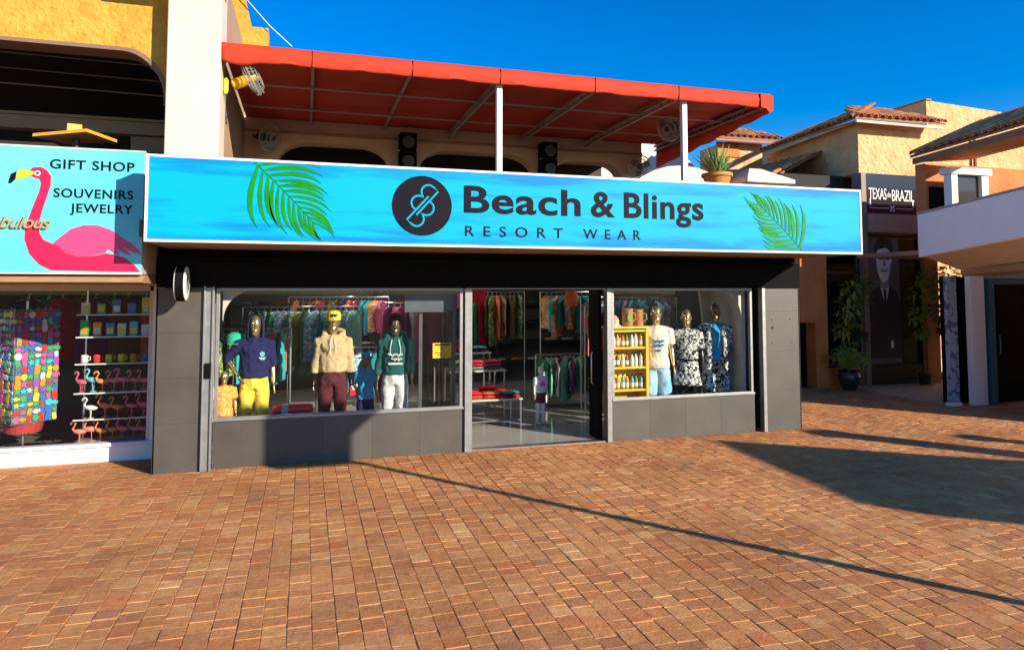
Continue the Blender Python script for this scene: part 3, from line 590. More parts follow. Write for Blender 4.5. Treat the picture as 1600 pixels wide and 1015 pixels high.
# cream parapet pieces, gable and potted agave at the terrace end
CW = mat('cream_masonry', (.74, .64, .52), .85, var=.05, bump=.2, bscale=40)
PP = thing('parapet_pier', 'cream parapet pier with a pyramid cap at the terrace corner', 'pier', (6.95, 9.4, 2.95))
part('shaft', B().box(6.62, 9.15, 2.955, 7.25, 9.75, 3.86), CW, PP, bevel=.01)
part('cap', B().add([(6.50, 9.03, 3.862), (7.37, 9.03, 3.862), (7.37, 9.87, 3.862), (6.50, 9.87, 3.862), (6.50, 9.03, 3.92), (7.37, 9.03, 3.92), (7.37, 9.87, 3.92), (6.50, 9.87, 3.92), (6.80, 9.4, 4.14), (7.02, 9.4, 4.14), (7.02, 9.5, 4.14), (6.80, 9.5, 4.14)],
     [(0, 3, 2, 1), (0, 1, 5, 4), (1, 2, 6, 5), (2, 3, 7, 6), (3, 0, 4, 7), (4, 5, 9, 8), (5, 6, 10, 9), (6, 7, 11, 10), (7, 4, 8, 11), (8, 9, 10, 11)]), CW, PP)
GB = thing('cream_gable', 'cream plastered arched parapet behind the right awning post', 'wall', (6.3, 11.2, 2.95))
ga = arc(6.55, 3.0, 1.5, 0, 180, 16, 1.45); gi = arc(6.55, 2.96, 1.2, 0, 180, 16, 1.15)
part('arched_wall', B().prism([(5.0, 2.96)] + list(reversed(ga)) + [(8.05, 2.96)] + gi, 11.0, 11.25), CW, GB)
LEAFY = mat('agave_green', (.11, .20, .04), .5, col2=(.24, .32, .09), scale=14)
TERRA = mat('terracotta', (.60, .22, .05), .7, var=.12, scale=8)
AG = thing('potted_agave', 'spiky agave in a terracotta pot standing above the long sign', 'plant', (6.20, 9.4, 3.82))
part('stand', B().box(5.95, 9.2, 2.955, 6.45, 9.6, 3.80), TAN, AG)
part('pot', B().lathe([(.16, 3.802), (.20, 3.92), (.215, 3.97), (.24, 3.97), (.24, 4.02), (.20, 4.02), (.19, 3.98)], (6.20, 9.4, 0), 22), TERRA, AG, smooth=35)
rg = random.Random(5); lv = B()
for k in range(34):
    a = k*2.4; tilt = .12+.75*(k/34)**1.2; L = rg.uniform(.38, .52)*(1-.25*k/34); d = Vector((math.cos(a)*math.sin(tilt), math.sin(a)*math.sin(tilt), math.cos(tilt)))
    base = Vector((6.20, 9.4, 4.0)) + Vector((math.cos(a), math.sin(a), 0))*.05; pts = [base + d*L*u + Vector((math.cos(a), math.sin(a), 0))*.05*u*u for u in (0, .3, .65, 1)]
    lv.loft(pts, [(.028, .012), (.034, .012), (.022, .008), (.002, .002)], 6, ref=(-math.sin(a), math.cos(a), 0))
part('leaves', lv, LEAFY, AG, smooth=True)['kind'] = 'stuff'
# ---------------------------------------------------------------- tiled roofs
TILEM = [mat('roof_tile_%d' % i, c, .8, var=.3, scale=9, bump=.3, bscale=60) for i, c in enumerate(((.60, .20, .06), (.68, .28, .09), (.46, .14, .05), (.72, .38, .16), (.56, .22, .09)))]
tb = B(); n = 8; r0, r1 = .085, .072; L = .40
for r_, z_ in ((1., 0), (.86, 0)):
    for y_, rr in ((0, r0), (L, r1)):
        for k in range(n+1): a = math.pi*k/n; tb.v.append(Vector((-rr*r_*math.cos(a), y_, rr*r_*math.sin(a)*.95)))
m_ = n+1
for k in range(n):
    tb.f += [(k, k+1, m_+k+1, m_+k), (2*m_+k+1, 2*m_+k, 3*m_+k, 3*m_+k+1), (k+1, k, 2*m_+k, 2*m_+k+1)]
TILEME = []
for m in TILEM:
    me = mesh('roof_tile', tb, smooth=50); me.materials.append(m); TILEME.append(me)
def tiled(parent, E0, E1, up, cols, rows, label='tile', taper=(0, 0), step=.33):
    """rows of barrel tiles running up the slope vector 'up' (unit) from the eave E0-E1"""
    E0, E1, up = Vector(E0), Vector(E1), Vector(up).normalized(); u = (E1-E0).normalized(); nrm = u.cross(up)
    if nrm.z < 0: nrm = -nrm
    og = ORG[parent]
    for i in range(cols):
        p = E0.lerp(E1, (i+.5)/cols)
        for j in range(rows):
            d = (i+.5)/cols*(E1-E0).length
            if d < taper[0]*j*step or (E1-E0).length-d < taper[1]*j*step: continue
            o = bpy.data.objects.new('roof_tile', rnd.choice(TILEME)); COL.objects.link(o); o.parent = parent
            q = p + up*(j*step - .05) + nrm*(.012*1 + .012*(rows-j)/rows) - og
            a, b_ = u, up + nrm*.03
            b_ = b_.normalized(); a = (a + Vector((0, 0, rnd.uniform(-.012, .012)))).normalized(); c = a.cross(b_)
            if c.z < 0: a = -a; c = a.cross(b_)
            o.matrix_local = Matrix(((a.x, b_.x, c.x, q.x), (a.y, b_.y, c.y, q.y), (a.z, b_.z, c.z, q.z), (0, 0, 0, 1)))
def sheet(pts, th):
    """a sloping slab under the given corner points"""
    n = len(pts); vs = [Vector(p) for p in pts] + [Vector(p)-Vector((0, 0, th)) for p in pts]
    return B().add(vs, [tuple(range(n)), tuple(reversed(range(n, 2*n)))] + [(i, (i+1) % n, n+(i+1) % n, n+i) for i in range(n)])
WOODB = mat('eave_wood', (.26, .12, .06), .7, var=.25, scale=4)
# ---------------------------------------------------------------- steak house building
TX = thing('restaurant_building', 'ochre stucco restaurant with tiled hip roof and dark glass front', 'building', (13, 13, 0))
part('upper_storey', B().slab([(12.40, 13.0), (16.1, 13.0), (16.1, 17), (12.95, 17.0)], 4.93, 6.15), OCHRE, TX)
part('tall_rear_wall', B().add([(16.16, 14.5, 0), (24, 14.5, 0), (24, 22, 0), (16.16, 22, 0), (16.16, 14.5, 7.35), (24, 14.5, 7.0), (24, 22, 7.0), (16.16, 22, 7.35)], [(0, 3, 2, 1), (4, 5, 6, 7), (0, 1, 5, 4), (1, 2, 6, 5), (2, 3, 7, 6), (3, 0, 4, 7)]), OCHRE, TX)
part('parapet_coping', B().box(16.12, 14.46, 7.352, 16.3, 22, 7.39), ORANGE, TX)
part('downpipe', B().tube([(15.9, 12.93, 6.1), (15.9, 12.93, 4.0)], .04, 8), WOODB, TX, smooth=True)
P0, P1, P2, P3 = (11.95, 12.58, 6.13), (14.6, 12.58, 6.16), (14.3, 14.3, 6.86), (13.6, 14.3, 6.82)
rf = part('roof', sheet([P0, P1, P2, P3], .05), WOODB, TX)
rl = part('roof', sheet([P0, P3, (13.9, 16.6, 6.82), (12.42, 16.6, 6.13)], .05), WOODB, TX)
tiled(rf, P0, P1, (0, 1.72, .73), 13, 5, taper=(.9, .15)); tiled(rl, (12.42, 16.6, 6.13), P0, (1.5, -.16, .69), 20, 4, taper=(0, .9))
for k in range(4):
    p = Vector(P0).lerp(Vector(P3), k/6+.02); q = Vector(P0).lerp(Vector(P3), (k+1)/6+.05)
    part('ridge_tile', B().tube([p+Vector((0, 0, .03)), q+Vector((0, 0, .02))], [.07, .06], 10), rnd.choice(TILEM), rf, smooth=True)
part('eave_board', B().box(12.0, 12.60, 6.02, 14.55, 12.66, 6.075), CREAM, TX)
part('column', B().box(10.60, 12.9, 1.46, 11.32, 13.4, 4.2).box(10.98, 12.9, 0, 11.32, 13.4, 1.459), ORANGE, TX, bevel=.01)
part('side_gate', B().box(10.2, 13.2, 0, 10.97, 13.3, 1.45), BLACK, TX)  # black box fills the dark opening beside the column
part('dark_storey', B().box(10.6, 13.5, 3.4, 12.42, 13.7, 4.92), DARK, TX)  # dark panel fills the gap under the overhanging storey
for x0, x1 in ((12.36, 12.50), (14.16, 14.56)): part('pilaster', B().box(x0, 12.9, 0, x1, 13.2, 4.92 if x0 < 13 else 4.9), mat('taupe_frame', (.22, .17, .13), .6, var=.15) if x0 < 13 else ORANGE, TX, bevel=.006)
part('beam', B().box(12.50, 12.82, 3.52, 14.158, 13.2, 3.96), mat('beam_plaster', (.34, .25, .16), .8, var=.12), TX, bevel=.01)
FRB = mat('bronze_frame', (.05, .04, .03), .4, .4)
for x0, x1, y in ((11.33, 12.355, 13.02), (12.505, 14.155, 13.02)):
    gf = B().box(x0, y, .42, x0+.05, y+.06, 3.5); gf.box(x1-.05, y, .42, x1, y+.06, 3.5); gf.box(x0+.05, y, 2.55 if x0 < 12 else 3.42, x1-.05, y+.06, 2.62 if x0 < 12 else 3.49); gf.box(x0+.05, y, .42, x1-.05, y+.06, .47)
    go = part('window', gf, FRB, TX); part('glass_pane', B().box(x0+.051, y+.02, .471, x1-.051, y+.028, 3.4), DGLASS, go)
    part('low_wall', B().box(x0, y-.05, 0, x1, y+.15, .419), ORANGE if x0 < 12 else FRB, TX)
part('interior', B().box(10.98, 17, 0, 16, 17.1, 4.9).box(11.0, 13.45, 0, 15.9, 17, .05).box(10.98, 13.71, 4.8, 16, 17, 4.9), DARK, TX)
part('upper_glass_band', B().box(12.505, 13.0, 3.965, 14.155, 13.1, 4.925), mat('band_black', (.012, .012, .016), .12), TX)
TS = thing('restaurant_sign', 'hand-drawn white lettering on the black glass band under the ochre storey', 'sign', (13.2, 12.99, 3.97))
part('panel', B().box(12.52, 12.975, 3.98, 14.14, 12.998, 4.90), mat('sign_black_glass', (.014, .014, .020), .15), TS)
LW = mat('letter_white', (.72, .72, .70), .5)
text('letter', 'TEXAS', 12.64, 13.16, 4.32, .27, 12.974, LW, TS, spacing=.95); text('letter', 'de', 13.18, 13.29, 4.38, .13, 12.974, LW, TS); text('letter', 'BRAZIL', 13.32, 13.98, 4.30, .27, 12.974, LW, TS, spacing=.95)
part('stem', B().box(12.665, 12.972, 4.16, 12.69, 12.9745, 4.33).box(13.93, 12.972, 4.16, 13.955, 12.9745, 4.32), LW, TS)
part('rule', B().box(12.66, 12.972, 4.11, 13.22, 12.9745, 4.125), LW, TS); part('rule', B().box(13.42, 12.972, 4.11, 13.94, 12.9745, 4.125), LW, TS)
eb = B()
for k in range(4): a = R(45+90*k); eb.rbox(13.32+.045*math.cos(a), 12.973, 4.115+.045*math.sin(a), .04, .0012, .022, ry=-a)
part('emblem', eb, LW, TS)
# poster of a man in a suit, printed on the glass: a plain stand-in figure
PO = thing('portrait_poster', 'tall black and white poster of a smiling man in a suit on the dark glass', 'poster', (13.05, 13.0, .2))
cols = {k: mat('poster_'+k, c, .5) for k, c in dict(ground=(.10, .108, .10), hair=(.012, .013, .018), skin=(.68, .74, .80), shade=(.22, .26, .32), suit=(.012, .016, .026), shirt=(.6, .66, .72), white=(.9, .9, .9)).items()}
part('print_ground', B().box(12.55, 13.004, .48, 13.50, 13.012, 3.41), cols['ground'], PO)
def pp(nm, poly, lv, c, cx=13.05, cz=2.84): return part(nm, B().prism([(cx+x*1.12, cz+z*1.12) for x, z in poly], 13.0035-lv*.0015, 13.0045-lv*.0015), cols[c], PO)
pp('suit', [(-.42, -2.0), (.40, -2.0), (.40, -.82), (.30, -.62), (.12, -.50), (-.12, -.50), (-.34, -.64), (-.42, -.85)], 0, 'suit')
pp('shirt', [(-.12, -.50), (.12, -.50), (.02, -.95)], 1, 'shirt'); pp('tie', [(-.03, -.56), (.035, -.56), (.045, -.9), (.01, -.98), (-.02, -.9)], 2, 'hair')
pp('neck', [(-.10, -.55), (.10, -.55), (.11, -.25), (-.11, -.25)], 2, 'shade')
pp('face', [(-.02, -.42), (.08, -.38), (.17, -.22), (.20, 0), (.19, .25), (.12, .38), (-.1, .38), (-.19, .26), (-.2, 0), (-.17, -.22), (-.1, -.38)], 3, 'skin')
pp('hair', [(-.23, .1), (-.19, .22), (-.13, .27), (.06, .30), (.15, .24), (.19, .08), (.24, .12), (.25, .34), (.16, .48), (-.05, .52), (-.19, .46), (-.25, .3)], 4, 'hair')
for s in (-1, 1):
    pp('brow', [(s*.04, .135), (s*.17, .14), (s*.16, .18), (s*.04, .17)], 4, 'hair'); pp('eye', [(s*.04, .06), (s*.09, .10), (s*.15, .07), (s*.09, .045)], 4, 'hair')
pp('nose', [(-.02, .08), (.01, .08), (.05, -.06), (.0, -.09), (-.03, -.06)], 4, 'shade')
pp('mouth', [(-.095, -.14), (.095, -.135), (.05, -.20), (-.045, -.205)], 4, 'hair'); pp('teeth', [(-.07, -.15), (.07, -.148), (.035, -.175), (-.035, -.178)], 5, 'white')
pp('jaw_shade', [(.08, -.36), (.17, -.22), (.20, 0), (.15, -.05), (.12, -.24)], 4, 'shade')
pp('cuff', [(.12, -1.78), (.20, -1.80), (.19, -1.62), (.13, -1.65)], 1, 'white')
# foliage helper: leaf-sized blades spread through a volume
def leaves(name, centres, m, parent, n, size, seed, droop=.4):
    rg = random.Random(seed); b = B()
    for _ in range(n):
        c, rad = rg.choice(centres); v = Vector((rg.gauss(0, 1), rg.gauss(0, 1), rg.gauss(0, 1))).normalized()*rad*rg.random()**.4
        p = Vector(c) + v; d = (v.normalized() + Vector((rg.uniform(-.6, .6), rg.uniform(-.6, .6), rg.uniform(-.9, .5)-droop*.3))).normalized(); s = d.cross(Vector((0, 0, 1))); s = s.normalized() if s.length > .01 else Vector((1, 0, 0))
        l = size*rg.uniform(.6, 1.3); w = l*.22; up = s.cross(d)*l*.06
        k = len(b.v); b.v += [p, p+d*l*.5+s*w+up, p+d*l+Vector((0, 0, -l*.2)), p+d*l*.5-s*w+up]; b.f += [(k, k+1, k+2), (k, k+2, k+3)]
    o = part(name, b, m, parent, fix=False); o['kind'] = 'stuff'; return o
LF = mat('leaf_green', (.045, .10, .015), .5, col2=(.10, .17, .025), scale=6); LF2 = mat('leaf_bright', (.16, .26, .03), .5, col2=(.28, .36, .07), scale=6)
for i, (x, y, z, r, nn, lab) in enumerate(((11.80, 12.82, 1.80, .26, 280, 'bushy dark plant climbing the dark window next to the orange column'), (12.18, 12.84, 2.05, .20, 150, 'loose leafy plant at the dark window beside the poster pilaster'), (13.88, 12.74, 2.1, .24, 240, 'leafy plant against the glass to the side of the suited man'), (14.35, 12.55, 2.2, .30, 420, 'trailing plant hanging on the orange pilaster'))):
    t = thing('leafy_plant', lab, 'plant', (x, y, 0 if i < 3 else 1.7))
    leaves('foliage', [((x, y, z), r), ((x-.15, y, z-.5), r*.7), ((x+.1, y, z+.35), r*.7), ((x, y, z-.9), r*.45)], LF if i % 2 else LF2, t, nn, .15, 20+i)
    part('stem', B().tube([(x, y, (.2 if i == 2 else 0) if i < 3 else 1.75), (x+.03, y, z)], [.02, .01], 7), WOODB, t, smooth=True)
    if i == 2: part('planter', B().lathe([(.11, .0), (.14, .22), (.15, .24), (.12, .24)], (x, y, 0), 16), CHAR, t, smooth=35)
def palm_fronds(b, c, n, L, rg, tilt0=.2, tilt1=1.1, w=.03, nl=11):
    for k in range(n):
        a = k*2.399+rg.uniform(-.2, .2); tl = tilt0+(tilt1-tilt0)*(k/n); h = Vector((math.cos(a), math.sin(a), 0)); l = L*rg.uniform(.8, 1.1); pts = []
        for i in range(nl+1):
            u = i/nl; th = tl + .8*u*u; pts.append(c + h*(l*u*math.sin(tl+.35*u)) + Vector((0, 0, l*u*math.cos(th))))
        for i in range(nl): 
            p, q = pts[i], pts[i+1]; d = (q-p).normalized(); s = d.cross(Vector((0, 0, 1))); s = s.normalized() if s.length > .01 else Vector((1, 0, 0))
            kk = len(b.v); b.v += [p-s*.006, p+s*.006, q+s*.005, q-s*.005]; b.f.append((kk, kk+1, kk+2, kk+3))
            if i > 1:
                for sg in (-1, 1):
                    ll = l*.34*(1-.55*abs(i/nl-.45))*rg.uniform(.85, 1.1); e = (d*.55+s*sg*.8+Vector((0, 0, -.18))).normalized(); kk = len(b.v); o_ = d*w*.5
                    b.v += [p-o_*.4, p+o_*.4, p+e*ll*.5+o_, p+e*ll+Vector((0, 0, -.03)), p+e*ll*.5-o_]; b.f += [(kk, kk+1, kk+2, kk+4), (kk+4, kk+2, kk+3)]
PT = thing('potted_palm', 'small bright green palm in a dark glazed pot before the orange column', 'plant', (11.45, 12.45, 0))
GLZ = mat('glazed_pot', (.03, .033, .036), .2, var=.3, scale=5)
part('pot', B().lathe([(.12, 0), (.14, .03), (.22, .22), (.235, .32), (.20, .40), (.235, .43), (.20, .43), (.17, .38)], (11.45, 12.45, 0), 26), GLZ, PT, smooth=35)
pb = B(); palm_fronds(pb, Vector((11.45, 12.45, .36)), 17, .80, random.Random(4), .02, .55); part('fronds', pb, LF2, PT, fix=False)['kind'] = 'stuff'
# ---------------------------------------------------------------- right-hand shop with the white canopy
RB = thing('corner_shop', 'shop with a white canopy band and a tiled roof beside the plaza', 'shop', (12.2, 10, 0))
u = Vector((-.208, -.978, 0)); nr = Vector((.978, -.208, 0)); Zv = Vector((0, 0, 1))
E0 = Vector((12.0, 11.2, 4.97)); E1 = E0+u*3.3; up = (nr*.91+Zv*.41).normalized()
rfo = part('roof', sheet([E0, E1, E1+up*1.5, E0+up*1.5], .05), WOODB, RB)
tiled(rfo, E0+u*.05, E1, up, 15, 5)
part('eave_board', sheet([E0+nr*.05-Zv*.055, E1+nr*.05-Zv*.055, E1+nr*.12-Zv*.055, E0+nr*.12-Zv*.055], .12), WOODB, RB)
part('soffit_boards', sheet([E0+nr*.13-Zv*.10, E1+nr*.13-Zv*.10, E1+nr*1.35-Zv*.02, E0+nr*1.35-Zv*.02], .04), ORANGE, RB)
W0 = E0+nr*1.35; 
def wallbox(p, q, th, z0, z1):
    a = Vector((p.x, p.y, 0)); c = Vector((q.x, q.y, 0)); t = (c-a).normalized(); s = Vector((-t.y, t.x, 0))
    if s.dot(nr) < 0: s = -s
    return B().slab([(v.x, v.y) for v in (a, c, c+s*th, a+s*th)], z0, z1)
pass
part('upper_end_wall', B().box(12.45, 11.25, 2.995, 17, 11.5, 4.85), ORANGE, RB)
part('dark_doorway', B().box(12.52, 11.20, 3.0, 12.95, 11.249, 4.35), BLACK, RB)
# white box bay on the upper terrace
by = B().box(12.42, 10.62, 3.0, 12.58, 10.80, 4.52); by.box(13.22, 10.62, 3.0, 13.40, 10.80, 4.52); by.box(12.36, 10.58, 4.521, 13.46, 10.84, 4.66); by.box(12.58, 10.64, 3.0, 13.22, 10.78, 3.62); by.box(12.58, 10.62, 3.621, 13.22, 10.79, 3.68)
bo = part('white_bay', by, WHITE, RB, bevel=.006)
part('glass_pane', B().box(12.581, 10.70, 3.681, 13.219, 10.708, 4.52), mat('bay_dark_glass', (.05, .05, .045), .08), bo)
# canopy
K0 = Vector((10.84, 10.0, 0)); K1 = K0+u*2.75
def kz(t, a, b): return a+(b-a)*t
WB = mat('canopy_white', (.88, .88, .88), .6, var=.03, scale=2)
def slope_panel(off0, off1, zt, zb):
    a, b = K0+nr*off0, K1+nr*off0; c, d = K1+nr*off1, K0+nr*off1
    vs = [a+Zv*zb[0], b+Zv*zb[1], c+Zv*zb[1], d+Zv*zb[0], a+Zv*zt[0], b+Zv*zt[1], c+Zv*zt[1], d+Zv*zt[0]]
    return B().add(vs, [(0, 3, 2, 1), (4, 5, 6, 7), (0, 1, 5, 4), (1, 2, 6, 5), (2, 3, 7, 6), (3, 0, 4, 7)])
part('canopy_band', slope_panel(0, .12, (3.58, 3.73), (2.79, 3.02)), WB, RB, bevel=.008)
part('canopy_cap', slope_panel(-.02, 1.5, (3.615, 3.765), (3.585, 3.735)), mat('cap_grey', (.35, .36, .38), .6), RB)
sf = [K0+nr*.121+Zv*2.80, K1+nr*.121+Zv*3.02, K1+nr*.80+Zv*2.76, K0+nr*.80+Zv*2.56]
part('canopy_soffit', sheet(sf, -.03), mat('soffit_wood', (.60, .49, .41), .7, var=.1), RB)
part('canopy_end', B().add([K1+nr*.0+Zv*3.02+u*.012, K1+nr*1.5+Zv*3.02+u*.012, K1+nr*1.5+Zv*3.73+u*.012, K1+Zv*3.73+u*.012, K1+nr*.0+Zv*3.02+u*.10, K1+nr*1.5+Zv*3.02+u*.10, K1+nr*1.5+Zv*3.73+u*.10, K1+Zv*3.73+u*.10], [(0, 1, 2, 3), (7, 6, 5, 4), (0, 4, 5, 1), (1, 5, 6, 2), (2, 6, 7, 3), (3, 7, 4, 0)]), WB, RB)
for q_ in (.25, 1.2): part('eave_post', B().tube([E1+nr*q_-u*.25-Zv*1.35, E1+nr*q_-u*.25-Zv*.15], .06, 8), WOODB, RB, smooth=True)
part('header', sheet([K0+nr*.81+Zv*2.56, K1+nr*.81+Zv*2.7, K1+nr*1.5+Zv*2.7, K0+nr*1.5+Zv*2.56], .1), TAN, RB)
part('white_column', B().box(12.20, 10.12, 0, 12.55, 10.24, 2.455), WHITE, RB, bevel=.008)
gm = pattern('graphic_print', (.30, .34, .42), (.10, .12, .17), 5, .44)
part('printed_column', B().box(11.74, 10.22, .06, 11.97, 10.30, 2.455), gm, RB, bevel=.006); part('column_foot', B().box(11.72, 10.20, 0, 11.99, 10.32, .058), WHITE, RB)
part('dark_wall', B().box(11.98, 10.45, 0, 12.70, 10.6, 2.45), BLACK, RB)
part('rear_wall', B().box(14.0, 11.7, 0, 17, 11.8, 2.89), mat('teal_grey_wall', (.42, .52, .58), .7, var=.1), RB)
TEAL = mat('teal_frame', (.03, .12, .16), .4)
dfr = B().box(12.64, 10.10, .02, 12.78, 10.2, 2.42); dfr.box(14.2, 10.1, .02, 14.3, 10.2, 2.42); dfr.box(12.78, 10.1, 2.3, 14.2, 10.2, 2.42)
dr = part('door', dfr, TEAL, RB, bevel=.004); part('glass_pane', B().box(12.781, 10.14, .03, 14.199, 10.148, 2.299), GLASS, dr)
part('handle', B().tube([(12.83, 10.09, .95), (12.83, 10.06, .97), (12.83, 10.06, 1.3), (12.83, 10.09, 1.32)], .014, 8), TEAL, dr, smooth=True)
part('end_wall', B().prism([(11.8, 0), (20, 0), (20, 4.6), (13, 4.6), (13, 3.0), (11.8, 3.0)], 8.32, 8.58), OCHRE, RB); part('roof_slab', B().slab([(11.9, 10.25), (17, 10.25), (17, 12.8), (11.9, 12.6)], 2.9, 2.99), TAN, RB)  # unseen wall, lengthened and raised to shade the columns and restaurant front
WS = thing('wooden_bench', 'low slatted wooden bench inside the door of the corner shop', 'bench', (13.6, 10.8, 0))
for k in range(4): part('slat', B().box(13.15, 10.6+k*.11, .40, 14.3, 10.69+k*.11, .43), mat('bench_wood', (.36, .17, .07), .5, var=.2, stretch=(1, 8, 8)), WS)
for k in range(3): part('front_slat', B().box(13.18, 10.58, .09+k*.11, 14.28, 10.598, .17+k*.11), MATS['bench_wood'], WS)
for x in (13.2, 14.2): part('leg', B().box(x, 10.6, 0, x+.05, 11.0, .399), MATS['bench_wood'], WS)
# ---------------------------------------------------------------- buildings behind the terrace
TO = thing('stucco_tower', 'small ochre tower with a tiled cap behind the potted agave', 'tower', (12.0, 17.5, 0))
part('shaft', B().box(11.55, 17, 0, 12.75, 18.4, 6.45), OCHRE, TO); part('band', B().box(11.2, 16.95, 6.0, 11.95, 16.999, 6.42), ORANGE, TO)
t0, t1 = (10.9, 16.6, 6.50), (13.15, 16.6, 6.52); trf = part('roof', sheet([t0, t1, (12.5, 17.7, 7.0), (11.5, 17.7, 7.0)], .06), WOODB, TO)
tiled(trf, t0, t1, (0, 1.1, .5), 11, 3, taper=(.6, .6)); part('eave_board', B().box(10.95, 16.62, 6.38, 13.1, 16.68, 6.445), ORANGE, TO)
CG = thing('gabled_house', 'cream gabled house front behind the awning post', 'house', (10.3, 19, 0))
part('wall', B().prism([(8.2, 0), (12.2, 0), (12.2, 5.6), (10.6, 7.2), (8.2, 5.9)], 19, 19.3), CW, CG); part('door', B().box(10.2, 18.95, 4.3, 10.9, 18.999, 5.6), DARK, CG)
FRH = thing('slate_roof_house', 'distant house with a grey sloping roof beside the restaurant', 'house', (16, 21, 0))
part('wall', B().box(14.6, 20.5, 0, 19.5, 24, 5.8), TAN, FRH); part('roof', sheet([(14.2, 20.2, 5.75), (19.8, 20.2, 7.7), (19.8, 24.2, 7.7), (14.2, 24.2, 5.75)], .1), mat('slate', (.10, .115, .14), .6, var=.2), FRH)
LH = thing('low_tiled_house', 'low tiled roof between the parapet pier and the restaurant', 'house', (11.6, 14.5, 0))
part('wall', B().box(10.9, 14.6, 0, 12.1, 16.5, 5.0), TAN, LH)
l0, l1 = (10.85, 16.8, 5.0), (11.15, 14.3, 5.05); lrf = part('roof', sheet([l0, l1, (12.6, 14.4, 5.75), (12.6, 16.9, 5.7)], .06), WOODB, LH); tiled(lrf, l0, l1, (1, .1, .46), 11, 4)
# ---------------------------------------------------------------- mannequins: bodies grown from limbs, clothes as their own shells
WR = bpy.data.textures.new('wrinkles', 'CLOUDS'); WR.noise_scale = .11; WR.noise_depth = 2
def shell(name, b, m, parent, voxel=.016, smooth=6, wrinkle=0.):
    me = bpy.data.meshes.new(name); me.from_pydata([tuple(v) for v in b.v], [], b.f)
    bm = bmesh.new(); bm.from_mesh(me); bmesh.ops.recalc_face_normals(bm, faces=bm.faces); bm.to_mesh(me); bm.free()
    o = bpy.data.objects.new(name, me); COL.objects.link(o)
    r = o.modifiers.new('r', 'REMESH'); r.mode = 'VOXEL'; r.voxel_size = voxel; r.use_smooth_shade = True
    s = o.modifiers.new('s', 'SMOOTH'); s.iterations = smooth; s.factor = .5
    if wrinkle: d = o.modifiers.new('d', 'DISPLACE'); d.texture = WR; d.strength = wrinkle; d.mid_level = .5
    bpy.context.view_layer.update()
    me2 = bpy.data.meshes.new_from_object(o.evaluated_get(bpy.context.evaluated_depsgraph_get())); me2.name = name
    o.modifiers.clear(); o.data = me2; me2.materials.clear(); me2.materials.append(m); me2.shade_smooth(); bpy.data.meshes.remove(me)
    o.parent = parent; ORG[o] = Vector((0, 0, 0)); return o
def limb(b, pts, rad, n=12): b.loft(pts, rad, n)
ARM = {'hang': lambda s: [(s*.185, 0, 1.42), (s*.235, .01, 1.16), (s*.255, -.04, .93)],
       'out': lambda s: [(s*.185, 0, 1.42), (s*.31, .04, 1.20), (s*.25, -.10, 1.0)],
       'bent': lambda s: [(s*.185, 0, 1.42), (s*.25, .05, 1.17), (s*.20, -.15, 1.02)],
       'hip': lambda s: [(s*.185, 0, 1.42), (s*.37, .06, 1.22), (s*.22, -.06, 1.04)]}
def body(b, arms, leg=.0):
    for s in (-1, 1):
        limb(b, [(s*.085, 0, .92), (s*.095, 0, .80), (s*.10, -.01, .50), (s*.105, .015, .36), (s*.11, .02, .10), (s*.11, .02, .05)], [.095, .085, .056, .056, .036, .034])
        b.loft([(s*.11, .055, .035), (s*.112, .0, .045), (s*.118, -.09, .03), (s*.12, -.15, .02)], [(.032, .034), (.036, .040), (.04, .026), (.026, .014)], 10)
        sh, el, wr = [Vector(p) for p in ARM[arms[0 if s < 0 else 1]](s)]
        limb(b, [sh+Vector((-s*.05, 0, .01)), sh, sh.lerp(el, .5), el, el.lerp(wr, .4), wr], [.05, .052, .046, .036, .037, .026])
        d = (wr-el).normalized(); side = Vector((0, -1, 0)) - d*(-d.y); side = side.normalized(); out = d.cross(side)
        pc = wr + d*.055; b.loft([wr-d*.01, wr+d*.03, wr+d*.075, wr+d*.10], [(.022, .018), (.034, .015), (.038, .014), (.034, .012)], 8, ref=side)
        for k, (o_, l) in enumerate(((-.03, .066), (-.010, .082), (.010, .078), (.03, .06))):
            q = wr + d*.09 + side*o_; b.loft([q, q+d*l*.55+out*s*.0, q+d*l-out*.012], [.0095, .0088, .007], 6)
        q = wr + d*.02 + side*.03; b.loft([q, q+d*.035+side*.028, q+d*.07+side*.034], [.012, .011, .008], 6)
    b.loft([(0, 0, .84), (0, 0, .93), (0, 0, 1.08), (0, -.005, 1.22), (0, -.005, 1.34), (0, 0, 1.42), (0, .01, 1.47), (0, .012, 1.55)],
           [(.15, .10), (.17, .112), (.138, .092), (.155, .105), (.17, .108), (.165, .085), (.07, .062), (.054, .056)], 18)
    head(b)
def head(b):
    b.loft([(0, -.012, 1.525), (0, -.028, 1.55), (0, -.022, 1.60), (0, -.008, 1.66), (0, .004, 1.72), (0, .006, 1.775), (0, .008, 1.80)],
           [(.035, .045), (.056, .072), (.067, .090), (.075, .098), (.077, .100), (.056, .072), (.015, .02)], 18)
    b.loft([(0, -.098, 1.685), (0, -.117, 1.645), (0, -.104, 1.632)], [(.010, .014), (.018, .022), (.012, .012)], 8)
    b.loft([(-.03, -.104, 1.593), (0, -.112, 1.593), (.03, -.104, 1.593)], [.007, .011, .007], 6)
    for s in (-1, 1):
        b.loft([(s*.032, -.098, 1.70), (s*.05, -.088, 1.703)], [.012, .008], 6); b.loft([(s*.076, .01, 1.63), (s*.084, .014, 1.66), (s*.078, .012, 1.69)], [.010, .014, .008], 6)
